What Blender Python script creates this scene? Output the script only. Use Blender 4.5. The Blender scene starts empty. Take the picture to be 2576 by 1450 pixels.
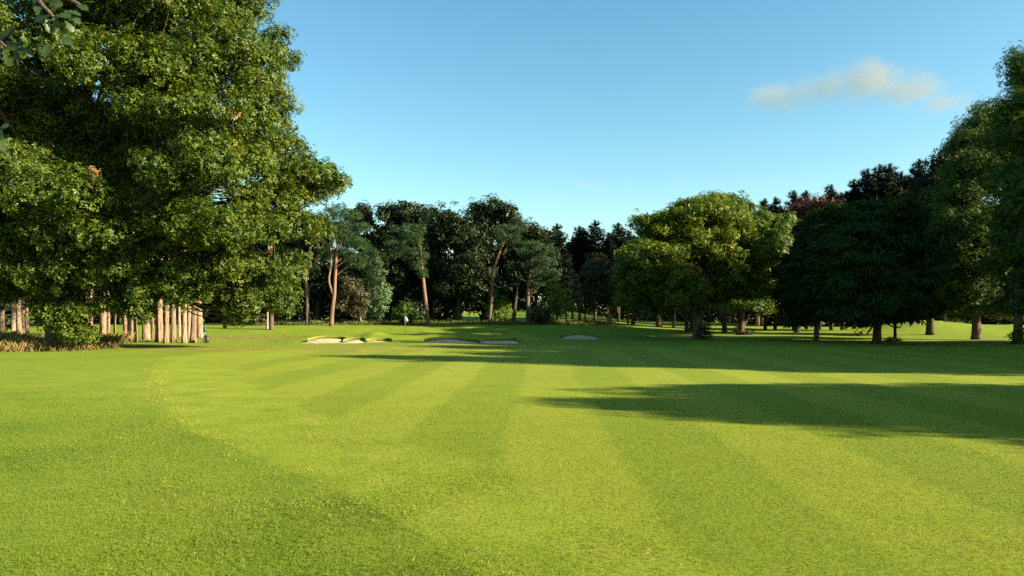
import bpy, math, random
import numpy as np
from mathutils import Vector

# ------------------------------------------------------------------ camera, sky, sun, exposure
SC = bpy.context.scene
COL = SC.collection
F = 1860.0            # focal length in pixels of a 2576 px wide picture
CX, HY, CH = 1288.0, 800.0, 2.0   # principal column, horizon row, camera height (m)
SUN_EL, SUN_AZ = 20.0, 107.0      # degrees; azimuth clockwise from the view direction (+Y)

cam_d = bpy.data.cameras.new("camera")
cam = bpy.data.objects.new("camera", cam_d)
COL.objects.link(cam)
cam_d.sensor_width = 36.0
cam_d.lens = F / 2576.0 * 36.0
cam_d.shift_y = (HY - 725.0) / 2576.0
cam_d.clip_start, cam_d.clip_end = 0.1, 6000.0
cam.location = (0, 0, CH)
cam.rotation_euler = (math.radians(90), 0, 0)
SC.camera = cam

W = bpy.data.worlds.new("World")
SC.world = W
W.use_nodes = True
nt = W.node_tree
nt.nodes.clear()
sky = nt.nodes.new('ShaderNodeTexSky')
sky.sky_type = 'NISHITA'
sky.sun_disc = False
sky.sun_elevation = math.radians(SUN_EL)
sky.sun_rotation = math.radians(SUN_AZ)
sky.air_density, sky.dust_density, sky.ozone_density = 1.0, 0.7, 1.6
tint = nt.nodes.new('ShaderNodeMix'); tint.data_type = 'RGBA'; tint.blend_type = 'MULTIPLY'
tint.inputs[0].default_value = 1.0
tint.inputs[7].default_value = (0.98, 1.08, 0.90, 1)
gam = nt.nodes.new('ShaderNodeHueSaturation')
gam.inputs['Saturation'].default_value = 1.25
bg = nt.nodes.new('ShaderNodeBackground')
bg.inputs['Strength'].default_value = 0.062
wo = nt.nodes.new('ShaderNodeOutputWorld')
nt.links.new(sky.outputs[0], gam.inputs['Color'])
nt.links.new(gam.outputs[0], tint.inputs[6])
nt.links.new(tint.outputs[2], bg.inputs['Color'])
nt.links.new(bg.outputs[0], wo.inputs['Surface'])

sun_d = bpy.data.lights.new("sun", 'SUN')
sun_d.energy = 5.0
sun_d.angle = math.radians(0.5)
sun_d.color = (1.0, 0.87, 0.66)
sun = bpy.data.objects.new("sun", sun_d)
COL.objects.link(sun)
a, e = math.radians(SUN_AZ), math.radians(SUN_EL)
SDIR = Vector((math.sin(a) * math.cos(e), math.cos(a) * math.cos(e), math.sin(e)))
sun.rotation_euler = SDIR.to_track_quat('Z', 'Y').to_euler()

SC.view_settings.view_transform = 'Standard'
SC.view_settings.look = 'None'
SC.view_settings.exposure = 2.10
SC.view_settings.gamma = 1.0
SC.cycles.max_bounces = 6
SC.cycles.diffuse_bounces = 3
SC.cycles.glossy_bounces = 2
SC.cycles.transmission_bounces = 4
SC.cycles.volume_bounces = 1
SC.cycles.use_denoising = False
SC.cycles.caustics_reflective = False
SC.cycles.caustics_refractive = False
SC.cycles.sample_clamp_indirect = 4.0

RNG = np.random.default_rng(7)
random.seed(7)

# ------------------------------------------------------------------ helpers
def XY(px, Y):
    return (px - CX) / F * Y
def ZZ(py, Y):
    return CH - (py - HY) / F * Y
def GY(py):
    return CH * F / (py - HY)

def sm(x, a, b):
    t = np.clip((np.asarray(x, float) - a) / (b - a), 0, 1)
    return t * t * (3 - 2 * t)

def tag(o, label=None, cat=None, group=None, kind=None):
    if label: o['label'] = label
    if cat: o['category'] = cat
    if group: o['group'] = group
    if kind: o['kind'] = kind
    return o

def empty(name, loc, label=None, cat=None, group=None):
    o = bpy.data.objects.new(name, None)
    COL.objects.link(o)
    o.location = loc
    o.empty_display_size = 0.3
    return tag(o, label, cat, group)

def mesh_np(name, V, Fs, mat, parent=None, smooth=False, mats=None, midx=None):
    """V (n,3); Fs: (m,k) array or list of arrays of faces"""
    V = np.asarray(V, np.float32)
    if not isinstance(Fs, list): Fs = [Fs]
    Fs = [np.asarray(f, np.int32) for f in Fs if len(f)]
    loops = np.concatenate([f.ravel() for f in Fs])
    sizes = np.concatenate([np.full(len(f), f.shape[1], np.int32) for f in Fs])
    starts = np.concatenate([[0], np.cumsum(sizes)[:-1]]).astype(np.int32)
    me = bpy.data.meshes.new(name)
    me.vertices.add(len(V)); me.vertices.foreach_set('co', V.ravel())
    me.loops.add(len(loops)); me.loops.foreach_set('vertex_index', loops)
    me.polygons.add(len(sizes))
    me.polygons.foreach_set('loop_start', starts)
    me.polygons.foreach_set('loop_total', sizes)
    if smooth:
        me.polygons.foreach_set('use_smooth', np.ones(len(sizes), bool))
    for m in (mats or [mat]): me.materials.append(m)
    if midx is not None: me.polygons.foreach_set('material_index', np.asarray(midx, np.int32))
    me.update(calc_edges=True)
    me.validate()
    o = bpy.data.objects.new(name, me)
    COL.objects.link(o)
    if parent: o.parent = parent
    return o

class MB:
    """collects tubes, boxes, quads"""
    def __init__(s): s.V = []; s.F4 = []; s.F3 = []; s.n = 0
    def add(s, V, F4=(), F3=()):
        V = np.asarray(V, float)
        if len(F4): s.F4.append(np.asarray(F4, int) + s.n)
        if len(F3): s.F3.append(np.asarray(F3, int) + s.n)
        s.V.append(V); s.n += len(V)
    def tube(s, pts, rad, seg=8, cap=True, rough=0.0, oval=1.0):
        pts = np.asarray(pts, float); rad = np.asarray(rad, float)
        n = len(pts)
        T = np.gradient(pts, axis=0)
        T /= np.linalg.norm(T, axis=1)[:, None] + 1e-9
        ref = np.array([0, 1, 0.]) if abs(T[0, 1]) < 0.8 else np.array([1., 0, 0])
        A = np.cross(T, ref); A /= np.linalg.norm(A, axis=1)[:, None] + 1e-9
        B = np.cross(T, A)
        ang = np.linspace(0, 2 * np.pi, seg, endpoint=False)
        ph = RNG.uniform(0, 6.28, 4)
        lump = 1 + rough * (np.sin(3 * ang + ph[0]) * .5 + np.sin(5 * ang + ph[1]) * .35)[None, :] \
                 + rough * RNG.normal(0, .35, (n, seg))
        R = rad[:, None] * lump
        V = pts[:, None, :] + R[..., None] * (np.cos(ang)[None, :, None] * A[:, None, :] + np.sin(ang)[None, :, None] * B[:, None, :] * oval)
        V = V.reshape(-1, 3)
        i = np.arange(n - 1)[:, None] * seg; j = np.arange(seg)[None, :]; k = (j + 1) % seg
        F4 = np.stack([i + j, i + k, i + seg + k, i + seg + j], -1).reshape(-1, 4)
        F3 = []
        if cap:
            V = np.vstack([V, pts[0], pts[-1]])
            c0, c1 = n * seg, n * seg + 1
            F3 = [(c0, (q + 1) % seg, q) for q in range(seg)] + [(c1, (n - 1) * seg + q, (n - 1) * seg + (q + 1) % seg) for q in range(seg)]
        s.add(V, F4, F3)
    def box(s, c, d):
        c = np.array(c, float); d = np.array(d, float) / 2
        V = np.array([[x, y, z] for x in (-1, 1) for y in (-1, 1) for z in (-1, 1)]) * d + c
        s.add(V, [(0, 1, 3, 2), (4, 6, 7, 5), (0, 4, 5, 1), (2, 3, 7, 6), (0, 2, 6, 4), (1, 5, 7, 3)])
    def build(s, name, mat, parent=None, smooth=True):
        Fs = []
        if s.F4: Fs.append(np.vstack(s.F4))
        if s.F3: Fs.append(np.vstack(s.F3))
        return mesh_np(name, np.vstack(s.V), Fs, mat, parent, smooth)

def curve_pts(ctrl, n):
    """smooth path through control rows (x,y,z,r) by Catmull-Rom"""
    P = np.asarray(ctrl, float)
    P = np.vstack([2 * P[0] - P[1], P, 2 * P[-1] - P[-2]])
    out = []
    segs = len(P) - 3
    for t in np.linspace(0, segs, n):
        i = min(int(t), segs - 1); u = t - i
        p0, p1, p2, p3 = P[i:i + 4]
        out.append(0.5 * ((2 * p1) + (-p0 + p2) * u + (2 * p0 - 5 * p1 + 4 * p2 - p3) * u * u + (-p0 + 3 * p1 - 3 * p2 + p3) * u ** 3))
    out = np.array(out)
    out[:, 3] = np.maximum(out[:, 3], 0.006)
    return out

# ------------------------------------------------------------------ materials
def mat_new(name):
    m = bpy.data.materials.new(name); m.use_nodes = True
    m.node_tree.nodes.clear()
    return m, m.node_tree.nodes, m.node_tree.links
def ramp(N, stops):
    r = N.new('ShaderNodeValToRGB')
    el = r.color_ramp.elements
    while len(el) < len(stops): el.new(0.5)
    for k, (p, c) in enumerate(stops):
        el[k].position = p; el[k].color = (*c, 1)
    return r
def noise(N, L, scale, detail=4, rough=0.55, vec=None, dims='3D'):
    n = N.new('ShaderNodeTexNoise'); n.noise_dimensions = dims
    n.inputs['Scale'].default_value = scale; n.inputs['Detail'].default_value = detail
    n.inputs['Roughness'].default_value = rough
    if vec is not None: L.new(vec, n.inputs['Vector'])
    return n
def mixc(N, L, fac, a, b, mode='MIX'):
    m = N.new('ShaderNodeMix'); m.data_type = 'RGBA'; m.blend_type = mode
    for sock, v in ((0, fac), (6, a), (7, b)):
        if isinstance(v, (int, float)): m.inputs[sock].default_value = v
        elif isinstance(v, tuple): m.inputs[sock].default_value = (*v, 1)
        else: L.new(v, m.inputs[sock])
    return m.outputs[2]
def math_n(N, L, op, a, b=None, clamp=False):
    m = N.new('ShaderNodeMath'); m.operation = op; m.use_clamp = clamp
    for k, v in ((0, a), (1, b)):
        if v is None: continue
        if isinstance(v, (int, float)): m.inputs[k].default_value = v
        else: L.new(v, m.inputs[k])
    return m.outputs[0]

def leaf_mat(name, stops, trans=0.35, tcol=(1.3, 1.25, .5), rough=.45, spec=.35, clump=.35, cscale=.5):
    m, N, L = mat_new(name)
    geo = N.new('ShaderNodeNewGeometry')
    r = ramp(N, stops)
    tc = N.new('ShaderNodeTexCoord')
    nz = noise(N, L, cscale, 3, .6, tc.outputs['Object'])
    v = math_n(N, L, 'ADD', math_n(N, L, 'MULTIPLY', geo.outputs['Random Per Island'], 1 - clump),
               math_n(N, L, 'MULTIPLY', math_n(N, L, 'SUBTRACT', nz.outputs[0], .25, True), clump * 1.9), True)
    L.new(v, r.inputs[0])
    p = N.new('ShaderNodeBsdfPrincipled')
    p.inputs['Roughness'].default_value = rough
    p.inputs['Specular IOR Level'].default_value = spec
    L.new(r.outputs[0], p.inputs['Base Color'])
    t = N.new('ShaderNodeBsdfTranslucent')
    L.new(mixc(N, L, 1.0, r.outputs[0], tcol, 'MULTIPLY'), t.inputs[0])
    mx = N.new('ShaderNodeMixShader'); mx.inputs[0].default_value = trans
    L.new(p.outputs[0], mx.inputs[1]); L.new(t.outputs[0], mx.inputs[2])
    o = N.new('ShaderNodeOutputMaterial'); L.new(mx.outputs[0], o.inputs[0])
    return m

def bark_mat(name, c1, c2, scale=6, stretch=.18, bump=.8, top=None, z0=4, z1=9):
    m, N, L = mat_new(name)
    tc = N.new('ShaderNodeTexCoord')
    mp = N.new('ShaderNodeMapping'); mp.inputs['Scale'].default_value = (1, 1, stretch)
    L.new(tc.outputs['Object'], mp.inputs[0])
    vo = N.new('ShaderNodeTexVoronoi'); vo.inputs['Scale'].default_value = scale * 1.3
    nz = noise(N, L, scale, 6, .65, mp.outputs[0])
    wob = N.new('ShaderNodeVectorMath'); wob.operation = 'MULTIPLY_ADD'
    L.new(nz.outputs['Color'], wob.inputs[0]); wob.inputs[1].default_value = (.35, .35, .35); L.new(mp.outputs[0], wob.inputs[2])
    L.new(wob.outputs[0], vo.inputs['Vector'])
    r = ramp(N, [(.05, c2), (.45, tuple((a + b) / 2 for a, b in zip(c1, c2))), (.8, c1)])
    L.new(math_n(N, L, 'ADD', math_n(N, L, 'MULTIPLY', vo.outputs['Distance'], .6), math_n(N, L, 'MULTIPLY', nz.outputs[0], .6)), r.inputs[0])
    col = r.outputs[0]
    big = noise(N, L, .9, 3, .6, tc.outputs['Object'])
    col = mixc(N, L, math_n(N, L, 'MULTIPLY', big.outputs[0], .5), col, tuple(x * .5 for x in c2))
    if top:
        sx = N.new('ShaderNodeSeparateXYZ'); L.new(tc.outputs['Object'], sx.inputs[0])
        mr = N.new('ShaderNodeMapRange'); mr.inputs[1].default_value = z0; mr.inputs[2].default_value = z1
        L.new(math_n(N, L, 'ADD', sx.outputs[2], math_n(N, L, 'MULTIPLY', big.outputs[0], 2.)), mr.inputs[0])
        col = mixc(N, L, mr.outputs[0], col, mixc(N, L, nz.outputs[0], tuple(x * .6 for x in top), top))
    oi = N.new('ShaderNodeObjectInfo'); orr = ramp(N, [(0, (.62, .60, .60)), (.5, (.95, .93, .9)), (1, (1.12, 1.1, 1.12))]); L.new(oi.outputs['Random'], orr.inputs[0])
    col = mixc(N, L, 1.0, col, orr.outputs[0], 'MULTIPLY')
    p = N.new('ShaderNodeBsdfPrincipled'); p.inputs['Roughness'].default_value = .9
    p.inputs['Specular IOR Level'].default_value = .15
    L.new(col, p.inputs['Base Color'])
    b = N.new('ShaderNodeBump'); b.inputs['Strength'].default_value = bump; b.inputs['Distance'].default_value = .05
    L.new(math_n(N, L, 'ADD', vo.outputs['Distance'], nz.outputs[0]), b.inputs['Height'])
    L.new(b.outputs[0], p.inputs['Normal'])
    o = N.new('ShaderNodeOutputMaterial'); L.new(p.outputs[0], o.inputs[0])
    return m

def plain_mat(name, col, rough=.6, metal=0., nscale=8., var=.25, spec=.4):
    m, N, L = mat_new(name)
    tc = N.new('ShaderNodeTexCoord')
    nz = noise(N, L, nscale, 5, .6, tc.outputs['Object'])
    p = N.new('ShaderNodeBsdfPrincipled'); p.inputs['Roughness'].default_value = rough; p.inputs['Metallic'].default_value = metal
    p.inputs['Specular IOR Level'].default_value = spec
    L.new(mixc(N, L, nz.outputs[0], tuple(c * (1 - var) for c in col), tuple(min(1, c * (1 + var)) for c in col)), p.inputs['Base Color'])
    o = N.new('ShaderNodeOutputMaterial'); L.new(p.outputs[0], o.inputs[0])
    return m

M = {}
M['oak'] = leaf_mat('oak_leaves', [(0, (0.0130, 0.0325, 0.0026)), (.35, (0.0323, 0.0658, 0.0039)), (.65, (0.0691, 0.1045, 0.0052)), (.93, (0.1378, 0.1471, 0.0087)), (1, (0.2758, 0.2091, 0.0174))], .30, tcol=(1.7, 1.4, .4), spec=.3, rough=.5, cscale=.35)
M['oak_dark'] = leaf_mat('park_oak_leaves', [(0, (0.0155, 0.0402, 0.0037)), (.4, (0.0411, 0.0884, 0.0055)), (.75, (0.1350, 0.1673, 0.0074)), (1, (0.3341, 0.2946, 0.0160))], .34, tcol=(1.7, 1.35, .4), spec=.2, cscale=.4)
M['lime'] = leaf_mat('lime_leaves', [(0, (0.0234, 0.0608, 0.0076)), (.5, (0.0624, 0.1140, 0.0114)), (1, (0.1404, 0.1748, 0.0228))], .35)
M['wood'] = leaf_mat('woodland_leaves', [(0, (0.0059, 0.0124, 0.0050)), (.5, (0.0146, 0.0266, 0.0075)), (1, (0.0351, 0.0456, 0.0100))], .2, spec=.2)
M['pine'] = leaf_mat('pine_needles', [(0, (0.0115, 0.0300, 0.0085)), (.5, (0.0269, 0.0620, 0.0170)), (1, (0.0576, 0.1051, 0.0283))], .15, spec=.25, cscale=.7)
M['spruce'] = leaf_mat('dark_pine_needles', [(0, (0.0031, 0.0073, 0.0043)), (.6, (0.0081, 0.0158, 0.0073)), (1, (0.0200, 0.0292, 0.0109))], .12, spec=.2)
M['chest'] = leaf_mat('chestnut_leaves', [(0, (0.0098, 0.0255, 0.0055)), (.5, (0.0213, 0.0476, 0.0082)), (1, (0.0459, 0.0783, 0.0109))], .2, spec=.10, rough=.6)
M['beech'] = leaf_mat('copper_beech_leaves', [(0, (0.0332, 0.0115, 0.0050)), (.6, (0.0885, 0.0315, 0.0088)), (1, (0.1659, 0.0716, 0.0188))], .2, (1.4, .7, .4))
M['ash'] = leaf_mat('ash_leaves', [(0, (0.0204, 0.0508, 0.0117)), (.5, (0.0529, 0.0978, 0.0130)), (.93, (0.1118, 0.1563, 0.0196)), (1, (0.3661, 0.2931, 0.0260))], .25, spec=.15)
M['birch'] = leaf_mat('birch_leaves', [(0, (0.0620, 0.1308, 0.0166)), (.5, (0.1444, 0.2427, 0.0276)), (1, (0.2890, 0.3735, 0.0441))], .35)
M['grey'] = leaf_mat('silvery_leaves', [(0, (0.0473, 0.0902, 0.0351)), (.5, (0.0943, 0.1642, 0.0633)), (1, (0.1729, 0.2627, 0.1054))], .25, spec=.45)
M['brownleaf'] = leaf_mat('olive_brown_leaves', [(0, (0.0203, 0.0217, 0.0091)), (.5, (0.0507, 0.0494, 0.0164)), (1, (0.1115, 0.0988, 0.0319))], .25)
M['near'] = leaf_mat('near_oak_leaves', [(0, (0.0180, 0.0360, 0.0090)), (1, (0.0420, 0.0720, 0.0240))], .35, spec=.4)
M['dead'] = leaf_mat('dead_oak_leaves', [(0, (0.1500, 0.0765, 0.0255)), (1, (0.3150, 0.1870, 0.0765))], .3, (1.2, .9, .6))
M['bark'] = bark_mat('oak_bark', (.16, .125, .085), (.03, .022, .015), 5)
M['bark_dark'] = bark_mat('dark_bark', (.10, .075, .05), (.02, .015, .01), 6)
M['bark_pine'] = bark_mat('pine_bark', (.36, .25, .165), (.06, .038, .026), 5, .25, 1.0)
M['bark_scots'] = bark_mat('scots_pine_bark', (.18, .125, .09), (.06, .038, .026), 6, .25, 1.0, top=(.25, .14, .08), z0=2.5, z1=8)
M['bark_pale'] = bark_mat('young_bark', (.30, .26, .19), (.14, .11, .07), 9, .5, .4)

# ------------------------------------------------------------------ terrain
B2Y = [0, 4, 5.8, 6.8, 7.7, 9.8, 11.3, 15.3, 25.8, 34.6, 44, 60]
B2X = [3.4, 2.3, 1.7, 1.15, .56, -.23, -1.36, -4.1, -9.5, -12.9, -11, -9]
B1Y = [0, 4, 6.3, 8.6, 10.3, 11.8, 12.9, 15.9, 21.7, 31.8, 37.7, 48]
B1X = [1.2, .3, -.5, -2, -3.4, -4.6, -5.6, -7.4, -10.5, -15.4, -17.5, -16]
# bunker: left px, right px (4096 px wide photo), front row, depth m, back height, lip heights along u
BUNK = []
def bk(x0, x1, yf, depth, prof):
    Y = 2.0 * 2958 / (yf - 1272.)
    BUNK.append(((x0 - 2048) / 2958 * Y, (x1 - 2048) / 2958 * Y, Y, depth, [p * .66 for p in prof]))
bk(1200, 1362, 1373.5, 3.6, [.34, .46, .46, .40, .26])
bk(1350, 1441, 1374.5, 3.2, [.16, .26, .34, .30, .14])
bk(1446, 1552, 1372.0, 2.6, [.10, .12, .14, .14, .22])
bk(1681, 1915, 1376.5, 3.6, [.34, .42, .40, .22, .12])
bk(1919, 2072, 1375.0, 3.4, [.34, .24, .18, .26, .40])
bk(2160, 2262, 1351.0, 2.4, [.16, .16, .14, .16, .2])
bk(2252, 2412, 1359.5, 4.0, [.30, .52, .58, .48, .24])
MOUNDS = [  # X, Y, rx, ry, h
    (-15.2, 65.0, 3.6, 2.0, .34), (-11.9, 64.2, 1.3, 1.7, .38), (-9.6, 63.6, 1.6, 1.6, .28), (-17.5, 63, 2.2, 2.4, .12),
    (-6.3, 64.2, 2.1, 1.9, .50), (-3.7, 64.2, 1.4, 1.7, .36), (-.2, 63.5, 1.7, 2.0, .40), (1.6, 62.5, 2.4, 2.0, .26),
    (3.9, 74.5, 1.9, 1.8, .62), (6.6, 73.6, 3.6, 2.3, .55), (10.5, 72.5, 4, 3, .4), (0, 66, 4, 2.5, .12),
    (51, 92, 7.0, 6, 1.35), (66, 92, 9, 7, .9), (-20, 72, 6, 5, .25), (-26, 66, 5, 4, .15), (37, 53, 7, 5, .18),
]
def bsand(X, Y, b, grow=0.0):
    """(u, v) coordinates of a bunker"""
    x0, x1, yf, dep, prof = b
    u = (X - (x0 + x1) / 2) / ((x1 - x0) / 2)
    w = np.sqrt(np.clip(1 - np.abs(u) ** 2.6, 0, 1))
    yc = yf + dep * .45
    v = (Y - yc) / (dep * .5 * np.maximum(w, .02))
    return u, v
def ground_z(X, Y, holes=True):
    X = np.asarray(X, float); Y = np.asarray(Y, float)
    left = 1 - sm(X, 12, 30)
    z = left * (1.05 * sm(Y, 84, 101) + .3 * sm(Y, 100, 118) + 2.6 * sm(Y, 116, 205)) + (1 - left) * (.25 * sm(Y, 70, 90) + 1.0 * sm(Y, 95, 190))
    z = z + 1.2 * sm(Y, 200, 420) + 7 * sm(Y, 420, 1400)
    z = z + .05 * np.sin(X * .23 + Y * .11) * np.sin(Y * .17 + 1) * sm(Y, 20, 50) * (1 - .8 * sm(Y, 76, 80) * (1 - sm(Y, 92, 95)) * left)
    z = z + .03 * np.sin(X * .61 + 2) * np.sin(Y * .43) * sm(Y, 8, 30)
    for (mx, my, rx, ry, h) in MOUNDS:
        z = z + h * (1.35 if my < 76 and rx < 3.7 else 1) * np.exp(-(((X - mx) / rx) ** 2 + ((Y - my) / ry) ** 2))
    if holes:
        for b in BUNK:
            u, v = bsand(X, Y, b)
            ins = (np.abs(u) < .98) & (np.abs(v) < .93)
            z = np.where(ins, np.minimum(z, 0) - .45, z)
    return z

def axis(*segs):
    out = []
    for (a, b, st) in segs: out.append(np.arange(a, b, st))
    return np.unique(np.round(np.concatenate(out), 4))
gx = axis((-1800, -300, 150), (-300, -100, 20), (-100, -40, 3), (-40, -20, .8), (-20, 12, .2), (12, 24, .5), (24, 60, 1.), (60, 120, 3.), (120, 300, 20), (300, 1801, 150))
gy = axis((-400, -40, 40), (-40, 0, 4), (0, 20, .25), (20, 57, .6), (57, 78, .18), (78, 100, .7), (100, 130, 1.5), (130, 300, 8), (300, 1000, 50), (1000, 2601, 200))
GX, GYY = np.meshgrid(gx, gy)
GZ = ground_z(GX, GYY)
nx, ny = len(gx), len(gy)
ii = (np.arange(ny - 1)[:, None] * nx + np.arange(nx - 1)[None, :])
GF = np.stack([ii, ii + 1, ii + nx + 1, ii + nx], -1).reshape(-1, 4)

def cnoise(X, Y, s, seed=0):
    r = np.random.default_rng(seed)
    t = r.uniform(0, 512, (64, 64))
    x = X / s; y = Y / s
    xi = np.floor(x).astype(int); yi = np.floor(y).astype(int)
    fx = x - xi; fy = y - yi
    fx = fx * fx * (3 - 2 * fx); fy = fy * fy * (3 - 2 * fy)
    g = lambda i, j: t[i % 64, j % 64] / 512
    return (g(xi, yi) * (1 - fx) + g(xi + 1, yi) * fx) * (1 - fy) + (g(xi, yi + 1) * (1 - fx) + g(xi + 1, yi + 1) * fx) * fy
def edge2(Y): return np.interp(Y, B2Y, B2X)
def edge1(Y): return np.interp(Y, B1Y, B1X)
def zones(X, Y):
    fw = np.clip((X - edge2(Y)) / .5 + .5, 0, 1) * (1 - sm(Y + .06 * X, 47, 48.5))
    fw = np.where(Y > 72, np.exp(-(((X - 3) / 10) ** 4 + ((Y - 83) / 7.5) ** 4)) , fw)
    semi = np.clip((X - edge1(Y)) / .5 + .5, 0, 1) * (1 - sm(Y, 50, 52))
    rough_ = 1 - np.maximum(fw, semi)
    fw = fw * (1 - sm(X, 26, 28))
    n = cnoise(X, Y * 1.8, 2.3, 3) * .6 + cnoise(X, Y, .7, 4) * .4
    bare = sm(Y + .01 * X, 45.9, 46.4) * (1 - sm(Y, 47.3, 48.2)) * sm(X, -25, -22) * (1 - sm(X, -12, 2)) * np.clip(n * 2 - .1, 0, 1)
    bare = np.maximum(bare, .8 * np.exp(-(((X + 13) / 9) ** 2 + ((Y - 49.5) / .9) ** 2)) * np.clip(n * 2.2 - .6, 0, 1))
    bare = np.maximum(bare, .8 * np.exp(-(((X + 24.5) / 2.5) ** 2 + ((Y - 66) / 1.5) ** 2)))
    bare = np.maximum(bare, .75 * np.exp(-(((X + 3.5) / 4) ** 2 + ((Y - 53.5) / 1.2) ** 2)) * np.clip(n * 2.4 - .5, 0, 1))
    # bare earth round the trunk on the right
    bare = np.maximum(bare, np.exp(-(((X - 42.6) / 2.2) ** 2 + ((Y - 67.5) / 2.5) ** 2)))
    for (tx, ty, tr_) in ((17.3, 69.3, 1.5), (25.4, 81, 1.5), (24.9, 86.6, 1.2), (20, 100.6, 1.4), (28.0, 56.8, 1.3), (27.5, 66.9, 1.0), (21, 93, .9), (17.9, 105, 1.), (14.2, 109.5, 1.), (29.5, 62, .8), (36.3, 53, 1.3)):
        bare = np.maximum(bare, .75 * np.exp(-(((X - tx) / tr_) ** 2 + ((Y - ty) / (tr_ * 1.2)) ** 2)) * np.clip(n * 2, .3, 1))
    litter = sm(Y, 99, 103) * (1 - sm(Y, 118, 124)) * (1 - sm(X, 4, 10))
    return fw, semi, np.clip(bare, 0, 1), litter
fw, semi, bare, litter = zones(GX, GYY)

def stripe_nodes(N, L, P):
    n_big = noise(N, L, .12, 4, .6, P)
    sx = N.new('ShaderNodeSeparateXYZ'); L.new(P, sx.inputs[0])
    u = math_n(N, L, 'SUBTRACT', sx.outputs[0], math_n(N, L, 'MULTIPLY', sx.outputs[1], .039))
    u = math_n(N, L, 'ADD', u, math_n(N, L, 'MULTIPLY', n_big.outputs[0], 1.1))
    s = math_n(N, L, 'SINE', math_n(N, L, 'MULTIPLY', u, math.pi / 1.75))
    s = math_n(N, L, 'ADD', math_n(N, L, 'MULTIPLY', s, 2.5), .5, True)
    return u, s, n_big
def ground_mat():
    m, N, L = mat_new('turf')
    at = N.new('ShaderNodeAttribute'); at.attribute_name = 'zone'
    sp = N.new('ShaderNodeSeparateColor'); L.new(at.outputs['Color'], sp.inputs[0])
    tc = N.new('ShaderNodeTexCoord')
    P = tc.outputs['Object']
    n_big = noise(N, L, .12, 4, .6, P); n_mid = noise(N, L, .9, 5, .6, P); n_fin = noise(N, L, 26, 6, .75, P)
    n_vf = noise(N, L, 60, 3, .8, P)
    u, s, n_b2 = stripe_nodes(N, L, P)
    fair = mixc(N, L, s, (.138, .182, .014), (.200, .230, .022))
    wide = math_n(N, L, 'SINE', math_n(N, L, 'MULTIPLY', u, .55))
    fair = mixc(N, L, math_n(N, L, 'MULTIPLY', math_n(N, L, 'ADD', wide, 1.), .12), fair, (.125, .18, .012))
    fr = ramp(N, [(.25, (.130, .168, .012)), (.5, (.187, .22, .018)), (.75, (.245, .245, .03))])
    L.new(n_mid.outputs[0], fr.inputs[0])
    fair = mixc(N, L, .35, fair, fr.outputs[0])
    sr = ramp(N, [(.25, (.122, .172, .012)), (.5, (.185, .23, .018)), (.8, (.25, .26, .04))])
    L.new(n_mid.outputs[0], sr.inputs[0])
    rr = ramp(N, [(.2, (.075, .13, .010)), (.45, (.13, .185, .013)), (.62, (.17, .215, .02)), (.85, (.26, .235, .045))])
    L.new(math_n(N, L, 'ADD', math_n(N, L, 'MULTIPLY', n_mid.outputs[0], .6), math_n(N, L, 'MULTIPLY', n_big.outputs[0], .45)), rr.inputs[0])
    col = mixc(N, L, sp.outputs[1], rr.outputs[0], sr.outputs[0])
    col = mixc(N, L, sp.outputs[0], col, fair)
    br = ramp(N, [(.3, (.13, .06, .025)), (.5, (.22, .12, .05)), (.7, (.26, .20, .05))])
    L.new(n_mid.outputs[0], br.inputs[0])
    dz = noise(N, L, .33, 5, .7, P); dz.inputs['Distortion'].default_value = .6
    df = math_n(N, L, 'MULTIPLY', math_n(N, L, 'SUBTRACT', dz.outputs[0], .53), 5., True)
    col = mixc(N, L, math_n(N, L, 'MULTIPLY', df, .28), col, (.15, .15, .02))
    col = mixc(N, L, sp.outputs[2], col, br.outputs[0])
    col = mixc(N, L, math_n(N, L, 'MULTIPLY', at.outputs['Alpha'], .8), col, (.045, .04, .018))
    fine = math_n(N, L, 'ADD', math_n(N, L, 'MULTIPLY', n_fin.outputs[0], .75), math_n(N, L, 'MULTIPLY', n_vf.outputs[0], .5))
    fb = ramp(N, [(.3, (.66, .70, .62)), (.55, (.84, .86, .80)), (.8, (1.02, 1.0, .95))])
    L.new(fine, fb.inputs[0])
    col = mixc(N, L, .75, col, fb.outputs[0], 'MULTIPLY')
    p = N.new('ShaderNodeBsdfPrincipled'); p.inputs['Roughness'].default_value = .95
    p.inputs['Specular IOR Level'].default_value = .08
    L.new(col, p.inputs['Base Color'])
    b = N.new('ShaderNodeBump'); b.inputs['Strength'].default_value = .5; b.inputs['Distance'].default_value = .012
    L.new(fine, b.inputs['Height'])
    b2 = N.new('ShaderNodeBump'); b2.inputs['Strength'].default_value = .4; b2.inputs['Distance'].default_value = .06
    L.new(n_mid.outputs[0], b2.inputs['Height']); L.new(b.outputs[0], b2.inputs['Normal'])
    L.new(b2.outputs[0], p.inputs['Normal'])
    o = N.new('ShaderNodeOutputMaterial'); L.new(p.outputs[0], o.inputs[0])
    return m
M['turf'] = ground_mat()
ground = mesh_np('ground', np.stack([GX, GYY, GZ], -1).reshape(-1, 3), GF, M['turf'], smooth=True)
ca = ground.data.color_attributes.new('zone', 'FLOAT_COLOR', 'POINT')
ca.data.foreach_set('color', np.stack([fw, semi, bare, litter], -1).astype(np.float32).ravel())
tag(ground, kind='structure')

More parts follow.
